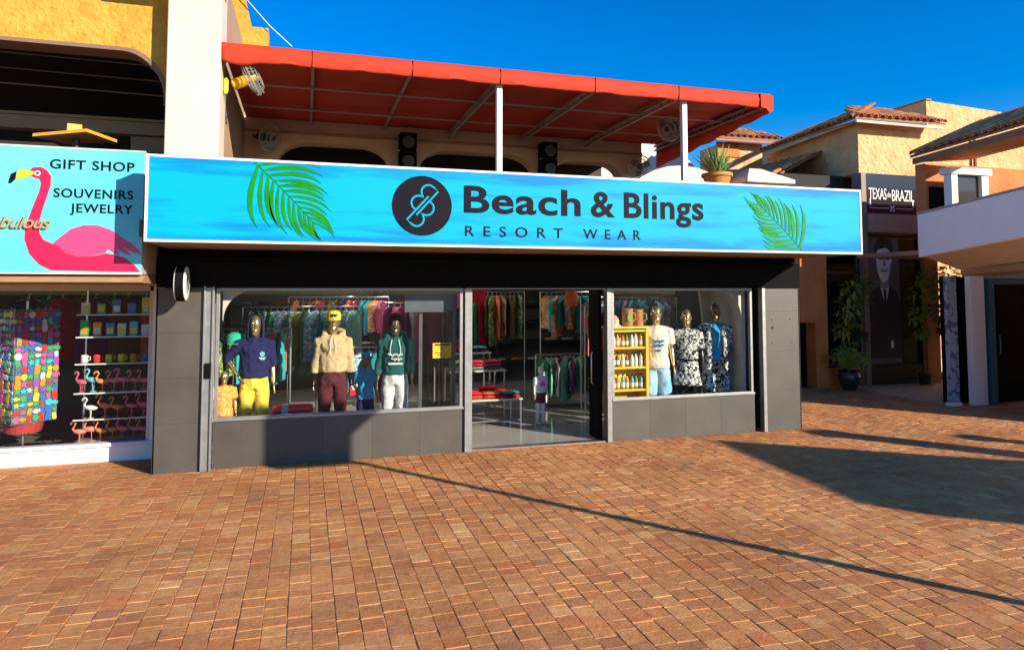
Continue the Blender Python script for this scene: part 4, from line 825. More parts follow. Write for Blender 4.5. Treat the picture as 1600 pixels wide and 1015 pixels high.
def sleeve(b, arms, k0=0, k1=1., r0=.085, r1=.06):
    for s in (-1, 1):
        sh, el, wr = [Vector(p) for p in ARM[arms[0 if s < 0 else 1]](s)]
        pts = [sh+Vector((-s*.07, 0, .005)), sh+Vector((s*.01, 0, 0)), sh.lerp(el, .5)]
        rr = [r0, r0, r0*.96]
        if k1 > .5: pts += [el, el.lerp(wr, (k1-.5)*2)]; rr += [r0*.86, r1]
        else: pts[-1] = sh.lerp(el, k1*2); rr[-1] = r0*1.02
        limb(b, pts, rr, 14)
def torso(b, z0, flare=.0, fat=.03):
    b.loft([(0, 0, z0), (0, 0, z0+.05), (0, 0, 1.05), (0, -.01, 1.22), (0, -.01, 1.35), (0, 0, 1.44), (0, .01, 1.50)],
           [(.155+fat+flare, .115+fat+flare), (.168+fat+flare, .122+fat+flare), (.155+fat, .108+fat), (.16+fat, .108+fat), (.172+fat, .108+fat), (.165+fat*.7, .082+fat*.6), (.085, .075)], 20)
def hoodie(parent, m, arms, hood, k1=.8, z0=.985):
    b = B(); torso(b, z0, 0, .030); sleeve(b, arms, 0, k1, .076, .050)
    if hood == 'down':
        b.loft([(-.12, -.05, 1.50), (-.12, .06, 1.53), (-.04, .12, 1.55), (.04, .12, 1.55), (.12, .06, 1.53), (.12, -.05, 1.50)], [.04, .055, .06, .06, .055, .04], 10, ref=(0, 0, 1))
    o = shell('hoodie', b, m, parent, .015, 5, .045)
    if hood == 'up':
        h = B(); n = 22; k = 11                                   # an open-faced hood: rings swept over the head, front left open
        for j in range(n+1):
            z = 1.46+.385*j/n; t = j/n; rx = .125*(1-.0*t)*math.sqrt(max(.02, 1-max(0, (t-.45)/.56)**2)); ry = rx*1.1; w_ = R(200+100*min(1, t*1.5)) if t < .97 else R(340)
            op = R(52 if .12 < t < .80 else (20 + 32*max(0, (1-t)/.2) if t >= .8 else 20+260*t))
            for i in range(k*2+1):
                a = -math.pi/2 + op + (2*math.pi-2*op)*i/(k*2); h.v.append(Vector((rx*math.cos(a), .015+ry*math.sin(a), z)))
        for j in range(n):
            for i in range(k*2): q = j*(k*2+1)+i; h.f.append((q, q+1, q+k*2+2, q+k*2+1))
        ho = part('hood', h, m, parent, smooth=80); sm = ho.modifiers.new('t', 'SOLIDIFY'); sm.thickness = .014
    return o
def trousers(parent, m, zb=.07, r=.10, name='trousers', waist=1.05):
    b = B(); b.loft([(0, 0, .845), (0, 0, .91), (0, 0, waist)], [(.168, .118), (.19, .136), (.172, .122)], 18)
    for s in (-1, 1): limb(b, [(s*.088, 0, .92), (s*.10, 0, .78), (s*.112, -.005, .5), (s*.118, .01, zb+.02), (s*.11, .01, zb)], [.112, .106, max(r, .078), r*.95, r*.9] if zb < .3 else [r+.005, r+.012, r+.016, r+.016, r+.012], 14)
    return shell(name, b, m, parent, .015, 5, .03)
def tee(parent, m, arms, z0=.88, name='shirt', k1=.38, flare=.02):
    b = B(); torso(b, z0, flare, .026); sleeve(b, arms, 0, k1, .078); return shell(name, b, m, parent, .015, 5, .03)
def mannequin(label, loc, rz, h, skin, arms, dress, group=None, headm=None):
    t = thing('mannequin', label, 'mannequin', loc, rz, group, local=True); t.scale = (h/1.8*.93, h/1.8*.95, h/1.8)
    b = B(); body(b, arms); shell('body', b, skin, t, .009, 2)
    if headm:
        hb = B(); head(hb); hb.v = [Vector((v.x*1.02, v.y*1.02-.001, 1.66+(v.z-1.66)*1.01)) for v in hb.v]; shell('face_shell', hb, headm, t, .009, 2)
    dress(t, arms); return t
def stripes(name, m, t, y=-.16, zs=(1.22,), w=.09, x=.0, seed=1, th=.006):
    """printed script strokes raised a hair off the chest"""
    rg = random.Random(seed)
    for z in zs:
        pts = []; n = 26
        for i in range(n+1): u_ = i/n; pts.append(Vector((x-w+2*w*u_, y-.004*math.cos((u_-.5)*3), z+.016*math.sin(i*1.25+rg.random())+.01*math.sin(i*.6))))
        part(name, B().tube(pts, th, 4, ref=(0, 1, 0)), m, t)
CHROME = mat('gold_chrome', (.80, .60, .28), .22, .85); BRONZE = mat('bronze_skin', (.30, .15, .08), .3, .4); GLOSSB = mat('gloss_black_skin', (.012, .012, .013), .25); WSK = mat('white_mannequin', (.66, .63, .60), .4)
def fab(n, c, **k): return mat('fabric_'+n, c, .9, var=.12, scale=14, bump=.7, bscale=16, spec=.2, dist=.03, **k)
NAVY = fab('navy', (.018, .02, .085)); LEMON = fab('lemon', (.80, .62, .08)); SANDF = fab('sand', (.58, .42, .22)); MAROON = fab('maroon', (.10, .022, .03)); BOTTLE = fab('bottle_green', (.015, .10, .085)); OFFW = fab('off_white', (.70, .68, .64)); CREAMF = fab('cream', (.74, .68, .56))
SKYF = mat('tie_dye_blue', (.10, .42, .74), .9, col2=(.55, .75, .85), scale=7, bump=.15, bscale=160); BW = pattern('leaf_print_shirt', (.72, .70, .66), (.018, .018, .02), 17, .49); BW2 = pattern('leaf_print_shirt_b', (.70, .68, .64), (.02, .02, .022), 15, .50); BLUEF = fab('azure', (.04, .36, .66)); ORF = pattern('orange_print', (.78, .30, .02), (.72, .60, .30), 22, .44); PINKF = fab('pink', (.80, .06, .16))
PRW = mat('print_white', (.75, .75, .75), .7); PRB = mat('print_blue', (.06, .22, .55), .7); PRT = mat('print_teal', (.10, .50, .58), .7)
def d1(t, a):
    hoodie(t, NAVY, a, 'up', .62); trousers(t, LEMON, .07, .074)
    part('chest_print', B().lathe([(.034, -.163), (.034, -.158)], (.095, 0, 1.30), 14, 'Y'), PRT, t); stripes('chest_print', PRW, t, -.166, (1.245,), .04, .095, 3, .005)
def d2(t, a):
    hoodie(t, SANDF, a, 'down', .85, 1.02); trousers(t, MAROON, .07, .084)
    cp = part('cap', B().lathe([(.098, 1.70), (.103, 1.73), (.098, 1.79), (.07, 1.835), (.02, 1.85)], (0, .006, 0), 20), mat('cap_yellow', (.80, .55, .04), .8, var=.1), t, smooth=60)
    part('brim', B().slab([(-.085, -.06), (.085, -.06), (.075, -.13), (.035, -.165), (-.035, -.165), (-.075, -.13)], 1.70, 1.708), MATS['cap_yellow'], cp); stripes('print', INK, cp, -.101, (1.765,), .05, 0, 5, .006)
    for s in (-1, 1): part('drawstring', B().tube([(s*.03, -.125, 1.47), (s*.034, -.165, 1.40), (s*.038, -.178, 1.28)], .005, 5), PRW, t)
    gl = B()
    for s in (-1, 1):
        sh, el, wr = [Vector(p) for p in ARM[a[0 if s < 0 else 1]](s)]; gl.loft([el.lerp(wr, .68), wr, wr+(wr-el).normalized()*.10], [.05, .045, .036], 10)
    part('cuffs', gl, BLACK, t, smooth=True)
def d3(t, a):
    hoodie(t, BOTTLE, a, 'down', .9); trousers(t, OFFW, .07, .078)
    part('beanie', B().lathe([(.094, 1.66), (.10, 1.70), (.098, 1.77), (.07, 1.83), (.02, 1.85)], (0, .016, 0), 20), BLACK, t, smooth=60)
    stripes('chest_print', PRW, t, -.168, (1.27,), .11, 0, 6, .008); stripes('chest_print', PRW, t, -.170, (1.21,), .08, .02, 7, .007); part('chest_print', B().box(-.10, -.172, 1.135, .11, -.166, 1.16), PRW, t)
    for s in (-1, 1): part('drawstring', B().tube([(s*.05, -.12, 1.48), (s*.075, -.165, 1.36), (s*.08, -.172, 1.26)], .006, 5), PRW, t)
mannequin('mannequin in a navy hooded top and lemon yellow trousers', (-.63, 9.86, .02), R(4), 1.84, CHROME, ('hip', 'hang'), d1)
mannequin('mannequin in a sand hoodie, maroon trousers and yellow cap', (.385, 9.86, .02), R(-3), 1.86, CHROME, ('hang', 'hang'), d2)
mannequin('mannequin in a printed bottle green hoodie and white trousers', (1.235, 9.88, .02), R(-6), 1.80, mat('dark_gold_skin', (.20, .14, .08), .3, .6), ('hang', 'hang'), d3)
def d4(t, a):
    tee(t, CREAMF, a); trousers(t, SKYF, .60, .105, 'shorts', .96); stripes('chest_print', PRB, t, -.150, (1.28, 1.22), .09, 0, 9, .009); stripes('chest_print', PRB, t, -.152, (1.15,), .05, 0, 4, .005)
def d5(t, a):
    tee(t, BW, a, 1.02, 'top', .42, .0); b = B(); b.loft([(0, 0, 1.04), (0, 0, .95), (0, 0, .80), (0, 0, .64)], [(.155, .11), (.19, .14), (.215, .165), (.245, .19)], 20); shell('skirt', b, BW, t, .015, 5, .035)
    part('belt', B().lathe([(.176, 1.025), (.178, 1.045)], (0, 0, 0), 20), BLACK, t)
def d6(t, a):
    tee(t, BLUEF, a, .95, 'undershirt', .30, .0); trousers(t, BW2, .60, .10, 'shorts', .95)
    b = B()                                                        # open shirt: two fronts and a back over the tee
    for s in (-1, 1): b.loft([(s*.125, -.03, .82), (s*.125, -.03, 1.1), (s*.12, -.03, 1.34), (s*.09, -.01, 1.48)], [(.095, .16), (.088, .145), (.095, .135), (.05, .08)], 16)
    b.loft([(0, .06, .82), (0, .06, 1.1), (0, .05, 1.40), (0, .04, 1.48)], [(.19, .10), (.175, .085), (.18, .08), (.09, .06)], 16); sleeve(b, a, 0, .42, .09); shell('open_shirt', b, BW2, t, .015, 5, .03)
mannequin('mannequin in a cream printed tee and sky blue shorts', (5.34, 9.84, .02), R(-18), 1.93, CHROME, ('hang', 'hang'), d4)
mannequin('mannequin in a black and white leaf print top and skirt', (5.88, 9.84, .02), R(-24), 1.86, GLOSSB, ('bent', 'hang'), d5, headm=CHROME)
mannequin('mannequin in an open leaf print shirt over a blue tee', (6.42, 9.86, .02), R(-26), 1.95, mat('grey_skin', (.10, .10, .10), .3, .3), ('out', 'bent'), d6, headm=BRONZE)
def dk(t, a): tee(t, ORF, a); trousers(t, ORF, .10, .085)
mannequin('child mannequin in an orange printed outfit at the window edge', (-.99, 9.74, .02), R(10), 1.12, CHROME, ('bent', 'hang'), dk)
def dk2(t, a):
    tee(t, BLUEF, a); trousers(t, NAVY, .5, .09, 'shorts'); part('sun_hat', B().lathe([(.19, 1.725), (.19, 1.732), (.105, 1.745), (.10, 1.82), (.05, 1.85)], (0, 0, 0), 20), BLUEF, t, smooth=40)
mannequin('child mannequin in blue with a wide blue sun hat', (.86, 10.25, .02), R(20), 1.24, BRONZE, ('bent', 'hang'), dk2)
def dk3(t, a): tee(t, mat('grey_white_tee', (.55, .56, .60), .9), a, .98); b = B(); b.loft([(0, 0, .98), (0, 0, .80), (0, 0, .66)], [(.17, .13), (.19, .15), (.21, .165)], 16); shell('skirt', b, fab('brown', (.10, .03, .03)), t); part('chest_print', B().prism([(-.12, 1.20), (.12, 1.20), (.11, 1.26), (.05, 1.31), (0, 1.36), (-.05, 1.31), (-.11, 1.26)], -.158, -.150), PINKF, t)
mannequin('small white child mannequin with a pink printed top in the doorway', (3.70, 10.72, .02), R(12), .93, WSK, ('hang', 'hang'), dk3)
RT = thing('red_float', 'red rounded rescue float with a grey strap lying behind the window sill', 'float', (-.13, 9.70, .55))
part('stand', B().box(-.38, 9.6, .02, .14, 9.9, .50), CHAR, RT)
part('foam', B().loft([(-.39, 9.72, .585), (-.36, 9.72, .59), (-.28, 9.72, .60), (0.02, 9.72, .60), (.10, 9.72, .60), (.125, 9.72, .60)], [(.04, .05), (.075, .075), (.085, .085), (.085, .085), (.08, .08), (.05, .06)], 16, ref=(0, 0, 1)), mat('float_red', (.72, .015, .02), .4), RT, smooth=50)
part('strap', B().loft([(-.27, 9.72, .60), (-.19, 9.72, .60)], [(.088, .088)]*2, 16, ref=(0, 0, 1)), mat('strap_grey', (.42, .42, .40), .7), RT)
# ---------------------------------------------------------------- yellow shelf with bottles and carved mugs
SHY = mat('shelf_yellow', (.80, .50, .02), .5, var=.06)
YS = thing('yellow_shelf', 'bright yellow open shelf unit in the right display window', 'shelf', (4.77, 9.75, .02))
for x in (4.44, 5.04): part('side_panel', B().box(x, 9.62, .02, x+.045, 9.88, 1.60), SHY, YS, bevel=.004)
for z in (.33, .65, .99, 1.29, 1.55): part('shelf_board', B().box(4.486, 9.63, z, 5.039, 9.88, z+.03), SHY, YS, bevel=.003)
part('back_panel', B().box(4.486, 9.881, .05, 5.039, 9.89, 1.58), SHY, YS); part('top_board', B().box(4.41, 9.60, 1.601, 5.115, 9.90, 1.635), SHY, YS, bevel=.004)
btm = {}
bc = (('amber', (.42, .16, .03)), ('cream', (.70, .64, .50)), ('green', (.10, .22, .06)), ('orange', (.66, .26, .04)), ('white', (.72, .72, .70)), ('brown', (.20, .08, .03)), ('teal', (.10, .35, .36)))
for nme, c in bc:
    bb = B().lathe([(.026, 0), (.030, .01), (.030, .13), (.024, .155), (.012, .17), (.012, .195)], (0, 0, 0), 14); me = mesh('bottle', bb, smooth=40); me.materials.append(mat('bottle_'+nme, c, .2, spec=.6)); btm[nme] = me
capm = mesh('cap', B().lathe([(.015, .196), (.015, .22)], (0, 0, 0), 10)); capm.materials.append(BLACK); labm = mesh('paper_label', B().lathe([(.0306, .03), (.0306, .10)], (0, 0, 0), 14)); labm.materials.append(mat('paper', (.74, .68, .52), .7, var=.15, scale=30))
tiers = [('bottom', .682), ('middle', 1.022), ('top', 1.322)]
for ti, (tn_, z) in enumerate(tiers):
    for k in range(7):
        nme = bc[(k*3+ti*2+(k//3)) % 7][0] if ti < 2 else bc[(k*2+1) % 5][0]
        o = bpy.data.objects.new('bottle', btm[nme]); COL.objects.link(o); o.location = (4.53+k*.077, 9.70+.02*(k % 2), z-.002); s_ = rnd.uniform(.92, 1.08); o.scale = (1, 1, s_)
        tagit(o, '%s bottle with a paper label on the %s tier of the yellow shelf' % (nme, tn_), 'bottle', 'bottles on the yellow shelf')
        for nm2, me2 in (('cap', capm), ('paper_label', labm)): c_ = bpy.data.objects.new(nm2, me2); COL.objects.link(c_); c_.parent = o
WOODM = mat('carved_wood', (.44, .20, .06), .5, var=.35, scale=18, bump=.4, bscale=60)
for k, (x, y, sc_, lb_) in enumerate(((4.78, 9.72, 1.0, 'large carved wooden mug with a green motif on the yellow shelf'), (4.98, 9.76, .95, 'carved wooden mug standing beside the cream tee mannequin'))):
    t = thing('wooden_mug', lb_, 'mug', (x, y, 1.636), R(-30*k), 'carved mugs on the yellow shelf', local=True); t.scale = (sc_,)*3
    part('cup', B().lathe([(.075, 0), (.085, .02), (.085, .25), (.09, .27), (.075, .27), (.07, .24)], (0, 0, 0), 20), WOODM, t, smooth=35)
    part('handle', B().tube([(.08, 0, .20), (.13, 0, .19), (.14, 0, .12), (.085, 0, .06)], .014, 8), WOODM, t, smooth=True)
    if k == 0: part('motif', B().prism([(-.03, .07), (.03, .07), (.045, .14), (.02, .21), (-.02, .21), (-.045, .14)], -.092, -.082), LF2, t)
t = thing('straw_hat', 'pale patterned sun hat resting on the yellow shelf', 'hat', (4.54, 9.74, 1.636))
part('crown', B().lathe([(.10, 1.65), (.095, 1.74), (.05, 1.80), (.01, 1.81)], (4.54, 9.74, 0), 20), pattern('hat_print', (.70, .55, .30), (.65, .25, .30), 25, .5), t, smooth=60); part('brim', B().lathe([(.125, 1.637), (.125, 1.649)], (4.54, 9.74, 0), 22), MATS['paper'], t)
# ---------------------------------------------------------------- clothes on rails, folded piles and tables inside
def garment_mesh(m, kind, seed):
    rg = random.Random(seed); b = B(); n = 14
    prof = [(0, .40), (.02, .46), (.06, .50), (.20, .48 if kind else .30), (.30, .28), (.72 if kind else .95, .30)]
    rows = []
    for i in range(n+1):
        z = -.75*i/n if kind else -1.05*i/n; t_ = i/n; w = (.10+.17*min(1, t_*6))*(1 if t_ > .0 else .6)
        if kind and .08 < t_ < .35: w += .07
        rows.append((z, w))
    m_ = 12
    for z, w in rows:
        for k in range(m_):
            a = 2*math.pi*k/m_; b.v.append(Vector((w*math.cos(a), (.025+.012*math.sin(z*9+k*1.7+seed))*math.sin(a)*(1.3), z)))
    for i in range(n):
        for k in range(m_): b.f.append((i*m_+k, i*m_+(k+1) % m_, (i+1)*m_+(k+1) % m_, (i+1)*m_+k))
    b.f += [tuple(range(m_)), tuple(n*m_+k for k in range(m_))]
    me = mesh('garment', b, smooth=70); me.materials.append(m); return me
GC = dict(teal=(.02, .20, .22), crimson=(.42, .02, .05), green=(.03, .20, .09), olive=(.16, .14, .05), tan=(.36, .25, .13), plum=(.16, .03, .13), navy=(.02, .03, .12), mint=(.22, .48, .36), coral=(.62, .14, .08), grey=(.22, .22, .23), turquoise=(.04, .42, .46), pink=(.66, .08, .24), white=(.60, .58, .54), brown=(.14, .07, .03))
GM = {(c, k): garment_mesh(fab('g_'+c, v), k, i) for i, (c, v) in enumerate(GC.items()) for k in (0, 1)}
for c_, (c1, c2) in {'floral red': ((.60, .50, .36), (.50, .04, .04)), 'floral blue': ((.10, .30, .46), (.60, .60, .52)), 'floral green': ((.05, .20, .10), (.55, .48, .12)), 'floral orange': ((.66, .26, .05), (.62, .55, .40))}.items():
    for k in (0, 1): GM[(c_, k)] = garment_mesh(pattern('cloth_'+c_.replace(' ', '_')+str(k), c1, c2, 11, .46), k, 31+k)
HANG = mesh('hanger', B().tube([(-.17, 0, -.045), (0, 0, .01), (.17, 0, -.045)], .006, 5).tube([(0, 0, .01), (0, 0, .06), (.02, 0, .085), (.035, 0, .06)], .004, 5)); HANG.materials.append(STEEL)
def rail(x0, x1, y, z, seq, where, face, legs=True, kind=1, ang=R(70), sp=None):
    t = thing('clothes_rail', 'steel clothes rail %s' % where, 'clothes rail', ((x0+x1)/2, y, .02))
    part('bar', B().tube([(x0, y, z), (x1, y, z)], .014, 8), STEEL, t, smooth=True)
    for x in (x0, x1): part('upright', B().tube([(x, y, .02 if legs else z), (x, y, z if legs else 2.58)], .014, 8), STEEL, t, smooth=True)
    n = len(seq)
    for i, c in enumerate(seq):
        x = x0+.08+(x1-x0-.16)*(i+.5)/n; o = bpy.data.objects.new('hanging_garment', GM[(c, kind)]); COL.objects.link(o); o.location = (x, y, z-.07); o.rotation_euler = (0, 0, ang+rnd.uniform(-.45, .45)); o.scale = (rnd.uniform(.8, 1.1), rnd.uniform(1, 1.8), rnd.uniform(.78, 1.08))
        tagit(o, '%s %s hanging on the rail %s' % (c, 'shirt' if kind else 'long dress', where), 'garment', 'clothes hanging on rails in the shop')
        h = bpy.data.objects.new('hanger', HANG); COL.objects.link(h); h.parent = o
K = list(GC)
def seq(n, s, pool): r_ = random.Random(s); return [r_.choice(pool) for _ in range(n)]
rail(-1.0, .95, 12.4, 1.90, seq(17, 1, ['teal', 'green', 'grey', 'olive', 'mint', 'tan', 'floral green', 'floral blue', 'white']), 'behind the navy hoodie mannequin', 0, kind=0)
rail(-.3, 1.6, 13.9, 2.05, seq(14, 2, ['coral', 'brown', 'crimson', 'navy', 'olive', 'floral orange', 'turquoise', 'pink']), 'deep inside behind the sand hoodie', 0)
rail(1.35, 2.5, 12.9, 1.95, seq(9, 3, ['navy', 'plum', 'grey', 'crimson', 'pink', 'floral red', 'floral orange']), 'behind the glass door leaf', 0, kind=0)
rail(3.25, 4.35, 13.6, 2.15, seq(10, 4, ['olive', 'brown', 'tan', 'green', 'crimson', 'floral red', 'floral green', 'coral']), 'at the back of the doorway view', 0, kind=0)
rail(4.15, 5.25, 12.3, .98, seq(10, 5, ['crimson', 'turquoise', 'white', 'pink', 'green', 'mint', 'plum']), 'low beside the small white mannequin', 0)
rail(4.35, 5.45, 12.6, 2.15, seq(9, 6, ['teal', 'navy', 'teal', 'grey', 'turquoise', 'floral blue', 'floral orange']), 'above the low rail', 0)
rail(4.9, 6.9, 11.9, 2.05, seq(14, 7, ['turquoise', 'navy', 'coral', 'teal', 'mint', 'grey', 'floral blue', 'floral red']), 'behind the right window mannequins', 0)
rail(5.6, 7.2, 13.5, 1.4, seq(10, 8, ['navy', 'plum', 'teal']), 'far behind the yellow shelf', 0)
rail(2.3, 3.15, 13.3, 2.0, seq(8, 21, ['floral red', 'navy', 'pink', 'floral blue', 'coral', 'yellow'] if 'yellow' in GC else ['floral red', 'navy', 'pink', 'floral blue', 'coral']), 'behind the stacked display tables', 0)
rail(4.75, 5.3, 11.35, 1.9, ['coral', 'white', 'floral orange', 'pink', 'crimson'], 'just inside behind the black door leaf', 0, ang=R(60))
rail(-1.3, -.2, 11.2, 1.6, seq(9, 22, ['turquoise', 'floral green', 'coral', 'white', 'floral blue']), 'low behind the navy hoodie mannequin', 0)
rail(.2, 1.5, 11.6, 1.25, seq(10, 23, ['floral orange', 'navy', 'crimson', 'floral blue', 'teal', 'white']), 'low between the sand and green hoodie mannequins', 0)
for k, (x, z, c) in enumerate(((2.62, 2.18, 'pink'), (2.42, 2.2, 'white'), (4.75, 2.2, 'coral'), (3.02, 2.25, 'crimson'))):
    o = bpy.data.objects.new('hanging_bag', None); COL.objects.link(o); o.location = (x, 11.6+.2*k, z); tagit(o, '%s beach bag hung from the ceiling inside the doorway' % c, 'bag', 'bags hung from the ceiling'); ORG[o] = Vector((0, 0, 0))
    part('pouch', B().loft([(0, 0, -.02), (0, 0, -.10), (0, 0, -.22), (0, 0, -.30)], [(.08, .02), (.13, .05), (.14, .07), (.12, .05)], 12), fab('g_'+c, GC[c]), o, smooth=60); part('strap', B().tube([(-.07, 0, -.03), (-.03, 0, .20), (.03, 0, .20), (.07, 0, -.03)], .008, 6), fab('g_'+c, GC[c]), o)
    part('cord', B().tube([(0, 0, .2), (0, 0, 2.59-z)], .003, 4), STEEL, o)
FOLD = {}
def folded(c):
    if c in FOLD: return FOLD[c]
    b = B(); rg = random.Random(hash(c) % 99)
    b.loft([(-.14, 0, .022), (-.13, 0, .025), (0, 0, .027), (.13, 0, .026), (.14, 0, .022)], [(.10, .012), (.115, .022), (.12, .026), (.115, .022), (.10, .012)], 12, ref=(0, 1, 0))
    me = mesh('folded', b, smooth=60); me.materials.append(fab('g_'+c, GC[c])); FOLD[c] = me; return me
GC.update(red=(.62, .02, .02), scarlet=(.78, .07, .02), yellow=(.75, .65, .05), lilac=(.35, .18, .42))
def table(x0, x1, y0, y1, z, lab):
    t = thing('display_table', lab, 'table', ((x0+x1)/2, (y0+y1)/2, .018)); part('top', B().box(x0, y0, z-.03, x1, y1, z), OFFT, t, bevel=.004)
    for x in (x0+.03, x1-.03):
        for y in (y0+.03, y1-.03): part('leg', B().tube([(x, y, .018), (x, y, z-.031)], .016, 8), STEEL, t, smooth=True)
    part('stretcher', B().tube([(x0+.03, y0+.03, .09), (x1-.03, y0+.03, .09)], .01, 6), STEEL, t, smooth=True)
OFFT = mat('table_top', (.45, .42, .36), .4, var=.06)
table(2.45, 3.42, 10.78, 11.4, .44, 'low white display table with red folded shirts inside the doorway'); table(2.35, 3.35, 11.5, 12.2, .82, 'taller display table with folded shirts behind the low one'); 
table(2.3, 3.3, 12.3, 12.8, 1.05, 'highest display table deep inside the doorway')
GCX=0
def pile(x, y, z, cs, where):
    for i, c in enumerate(cs):
        o = bpy.data.objects.new('folded_shirt', folded(c)); COL.objects.link(o); o.location = (x+rnd.uniform(-.01, .01), y+rnd.uniform(-.01, .01), z+.0012+i*.052); o.rotation_euler = (0, 0, rnd.uniform(-.1, .1))
        tagit(o, '%s folded shirt%s on the %s' % (c, ['', ', second layer,', ', third layer,', ', fourth layer,'][i], where), 'shirt', 'folded shirts on the display tables')
for i, cs in enumerate((('scarlet', 'red'), ('scarlet', 'coral'), ('red', 'teal'))): pile(2.62+i*.31, 10.95, .44, cs, 'low display table')
for i, cs in enumerate((('red', 'crimson'), ('crimson', 'red', 'red'), ('green', 'red'))): pile(2.62+i*.31, 11.2, .44, cs, 'rear half of the low display table')
for i, cs in enumerate((('white', 'grey', 'yellow'), ('grey', 'crimson', 'red'), ('olive', 'lilac', 'red'))): pile(2.52+i*.31, 11.7, .82, cs, 'taller display table')
for i, cs in enumerate((('navy', 'coral'), ('red', 'red'), ('crimson', 'turquoise'))): pile(2.5+i*.3, 12.5, 1.05, cs, 'highest display table')
SU = thing('wall_shelves', 'dark wall shelves full of folded clothes along the back of the shop', 'shelves', (3, 15.8, .02))
for z in (.5, .95, 1.4, 1.85): part('shelf_board', B().box(-1.5, 15.6, z, 7.3, 15.99, z+.03), CHAR, SU)
for x in (-1.5, 1.4, 4.3, 7.27): part('upright', B().box(x, 15.6, .02, x+.03, 15.99, 2.3), CHAR, SU)
for r_ in range(4):
    for k in range(20):
        x = -1.25+k*.435; c = rnd.choice(['navy', 'grey', 'teal', 'plum', 'white', 'coral', 'turquoise']); o = bpy.data.objects.new('folded_shirt', folded(c)); COL.objects.link(o); o.location = (x, 15.76, .532+r_*.45)
        tagit(o, '%s folded shirt lying on the %s back wall shelf' % (c, ['lowest', 'second', 'third', 'highest'][r_]), 'shirt', 'folded shirts on the back wall shelves')
CP = thing('green_cap', 'green and white cap on a stand behind the orange child mannequin', 'cap', (-.90, 9.95, .02))
part('stand', B().tube([(-.90, 9.95, .02), (-.90, 9.95, 1.48)], .01, 6).lathe([(.12, .02), (.12, .035)], (-.90, 9.95, 0), 14), STEEL, CP)
part('crown', B().lathe([(.10, 1.48), (.105, 1.53), (.09, 1.60), (.03, 1.63)], (-.90, 9.95, 0), 18), mat('cap_green', (.02, .40, .26), .8), CP, smooth=60); part('peak', B().slab([(-.98, 9.90), (-.82, 9.90), (-.84, 9.74), (-.96, 9.74)], 1.48, 1.49), MATS['cap_green'], CP)
for k in range(7):
    c = ['coral', 'tan', 'turquoise', 'crimson', 'mint', 'yellow', 'pink'][k]; b = B().lathe([(.10, 0), (.10, .008), (.055, .014), (.05, .07), (.01, .09)], (0, 0, 0), 16)
    solo('hanging_hat', B().add([(v.x*1.1+(-.3+k*.28), v.z*0+10.55-v.z, v.y*1.1+2.28) for v in b.v], b.f), fab('g_'+c, GC[c]), '%s hat clipped to the wire above the left window mannequins' % c, 'hat', (-.3+k*.28, 10.55, 2.28), 'hats clipped above the window', smooth=40)
# ---------------------------------------------------------------- gift shop: key ring stand, shelves, flamingo figurines
KR = thing('key_ring_stand', 'revolving steel stand packed with colourful souvenirs', 'display stand', (-3.48, 10.50, .12))
part('pole', B().tube([(-3.48, 10.50, .14), (-3.48, 10.50, 2.05)], .018, 10), STEEL, KR, smooth=True); part('base', B().lathe([(.26, .122), (.26, .16), (.05, .19)], (-3.48, 10.50, 0), 22), BLACK, KR)
part('basket', B().lathe([(.20, .36), (.24, .50), (.22, .50), (.18, .38)], (-3.48, 10.50, 0), 20), mat('basket_red', (.45, .05, .05), .5), KR)
for k in range(4):
    a = R(45+90*k); cx_, cy_ = -3.48+.24*math.cos(a), 10.50+.24*math.sin(a)
    part('panel', B().rbox(cx_, cy_, 1.22, .012, .27, .72, rz=a), mat('panel_teal', (.08, .14, .16), .6), KR)
SHP = {'sandal': [(-.03, -.055), (.03, -.055), (.036, 0), (.03, .05), (0, .062), (-.03, .05), (-.036, 0)], 'disc': arc(0, 0, .045, 0, 330, 11), 'fish': [(-.05, 0), (-.02, .03), (.02, .03), (.035, .01), (.055, .03), (.055, -.03), (.035, -.01), (.02, -.03), (-.02, -.03)], 'tag': [(-.035, -.05), (.035, -.05), (.035, .05), (-.035, .05)], 'star': [(math.cos(R(90+36*i))*(.055 if i % 2 == 0 else .025), math.sin(R(90+36*i))*(.055 if i % 2 == 0 else .025)) for i in range(10)]}
KC = dict(red=(.70, .03, .03), orange=(.80, .28, .02), yellow=(.80, .62, .04), turquoise=(.04, .50, .58), pink=(.78, .10, .32), white=(.74, .73, .70), green=(.06, .36, .10), blue=(.04, .14, .50), purple=(.30, .08, .40))
KM = {}
RING = mesh('ring', B().tube([(x, 0, .062+z) for x, z in arc(0, .012, .012, 0, 360, 8)], .003, 4)); RING.materials.append(STEEL)
rg = random.Random(12)
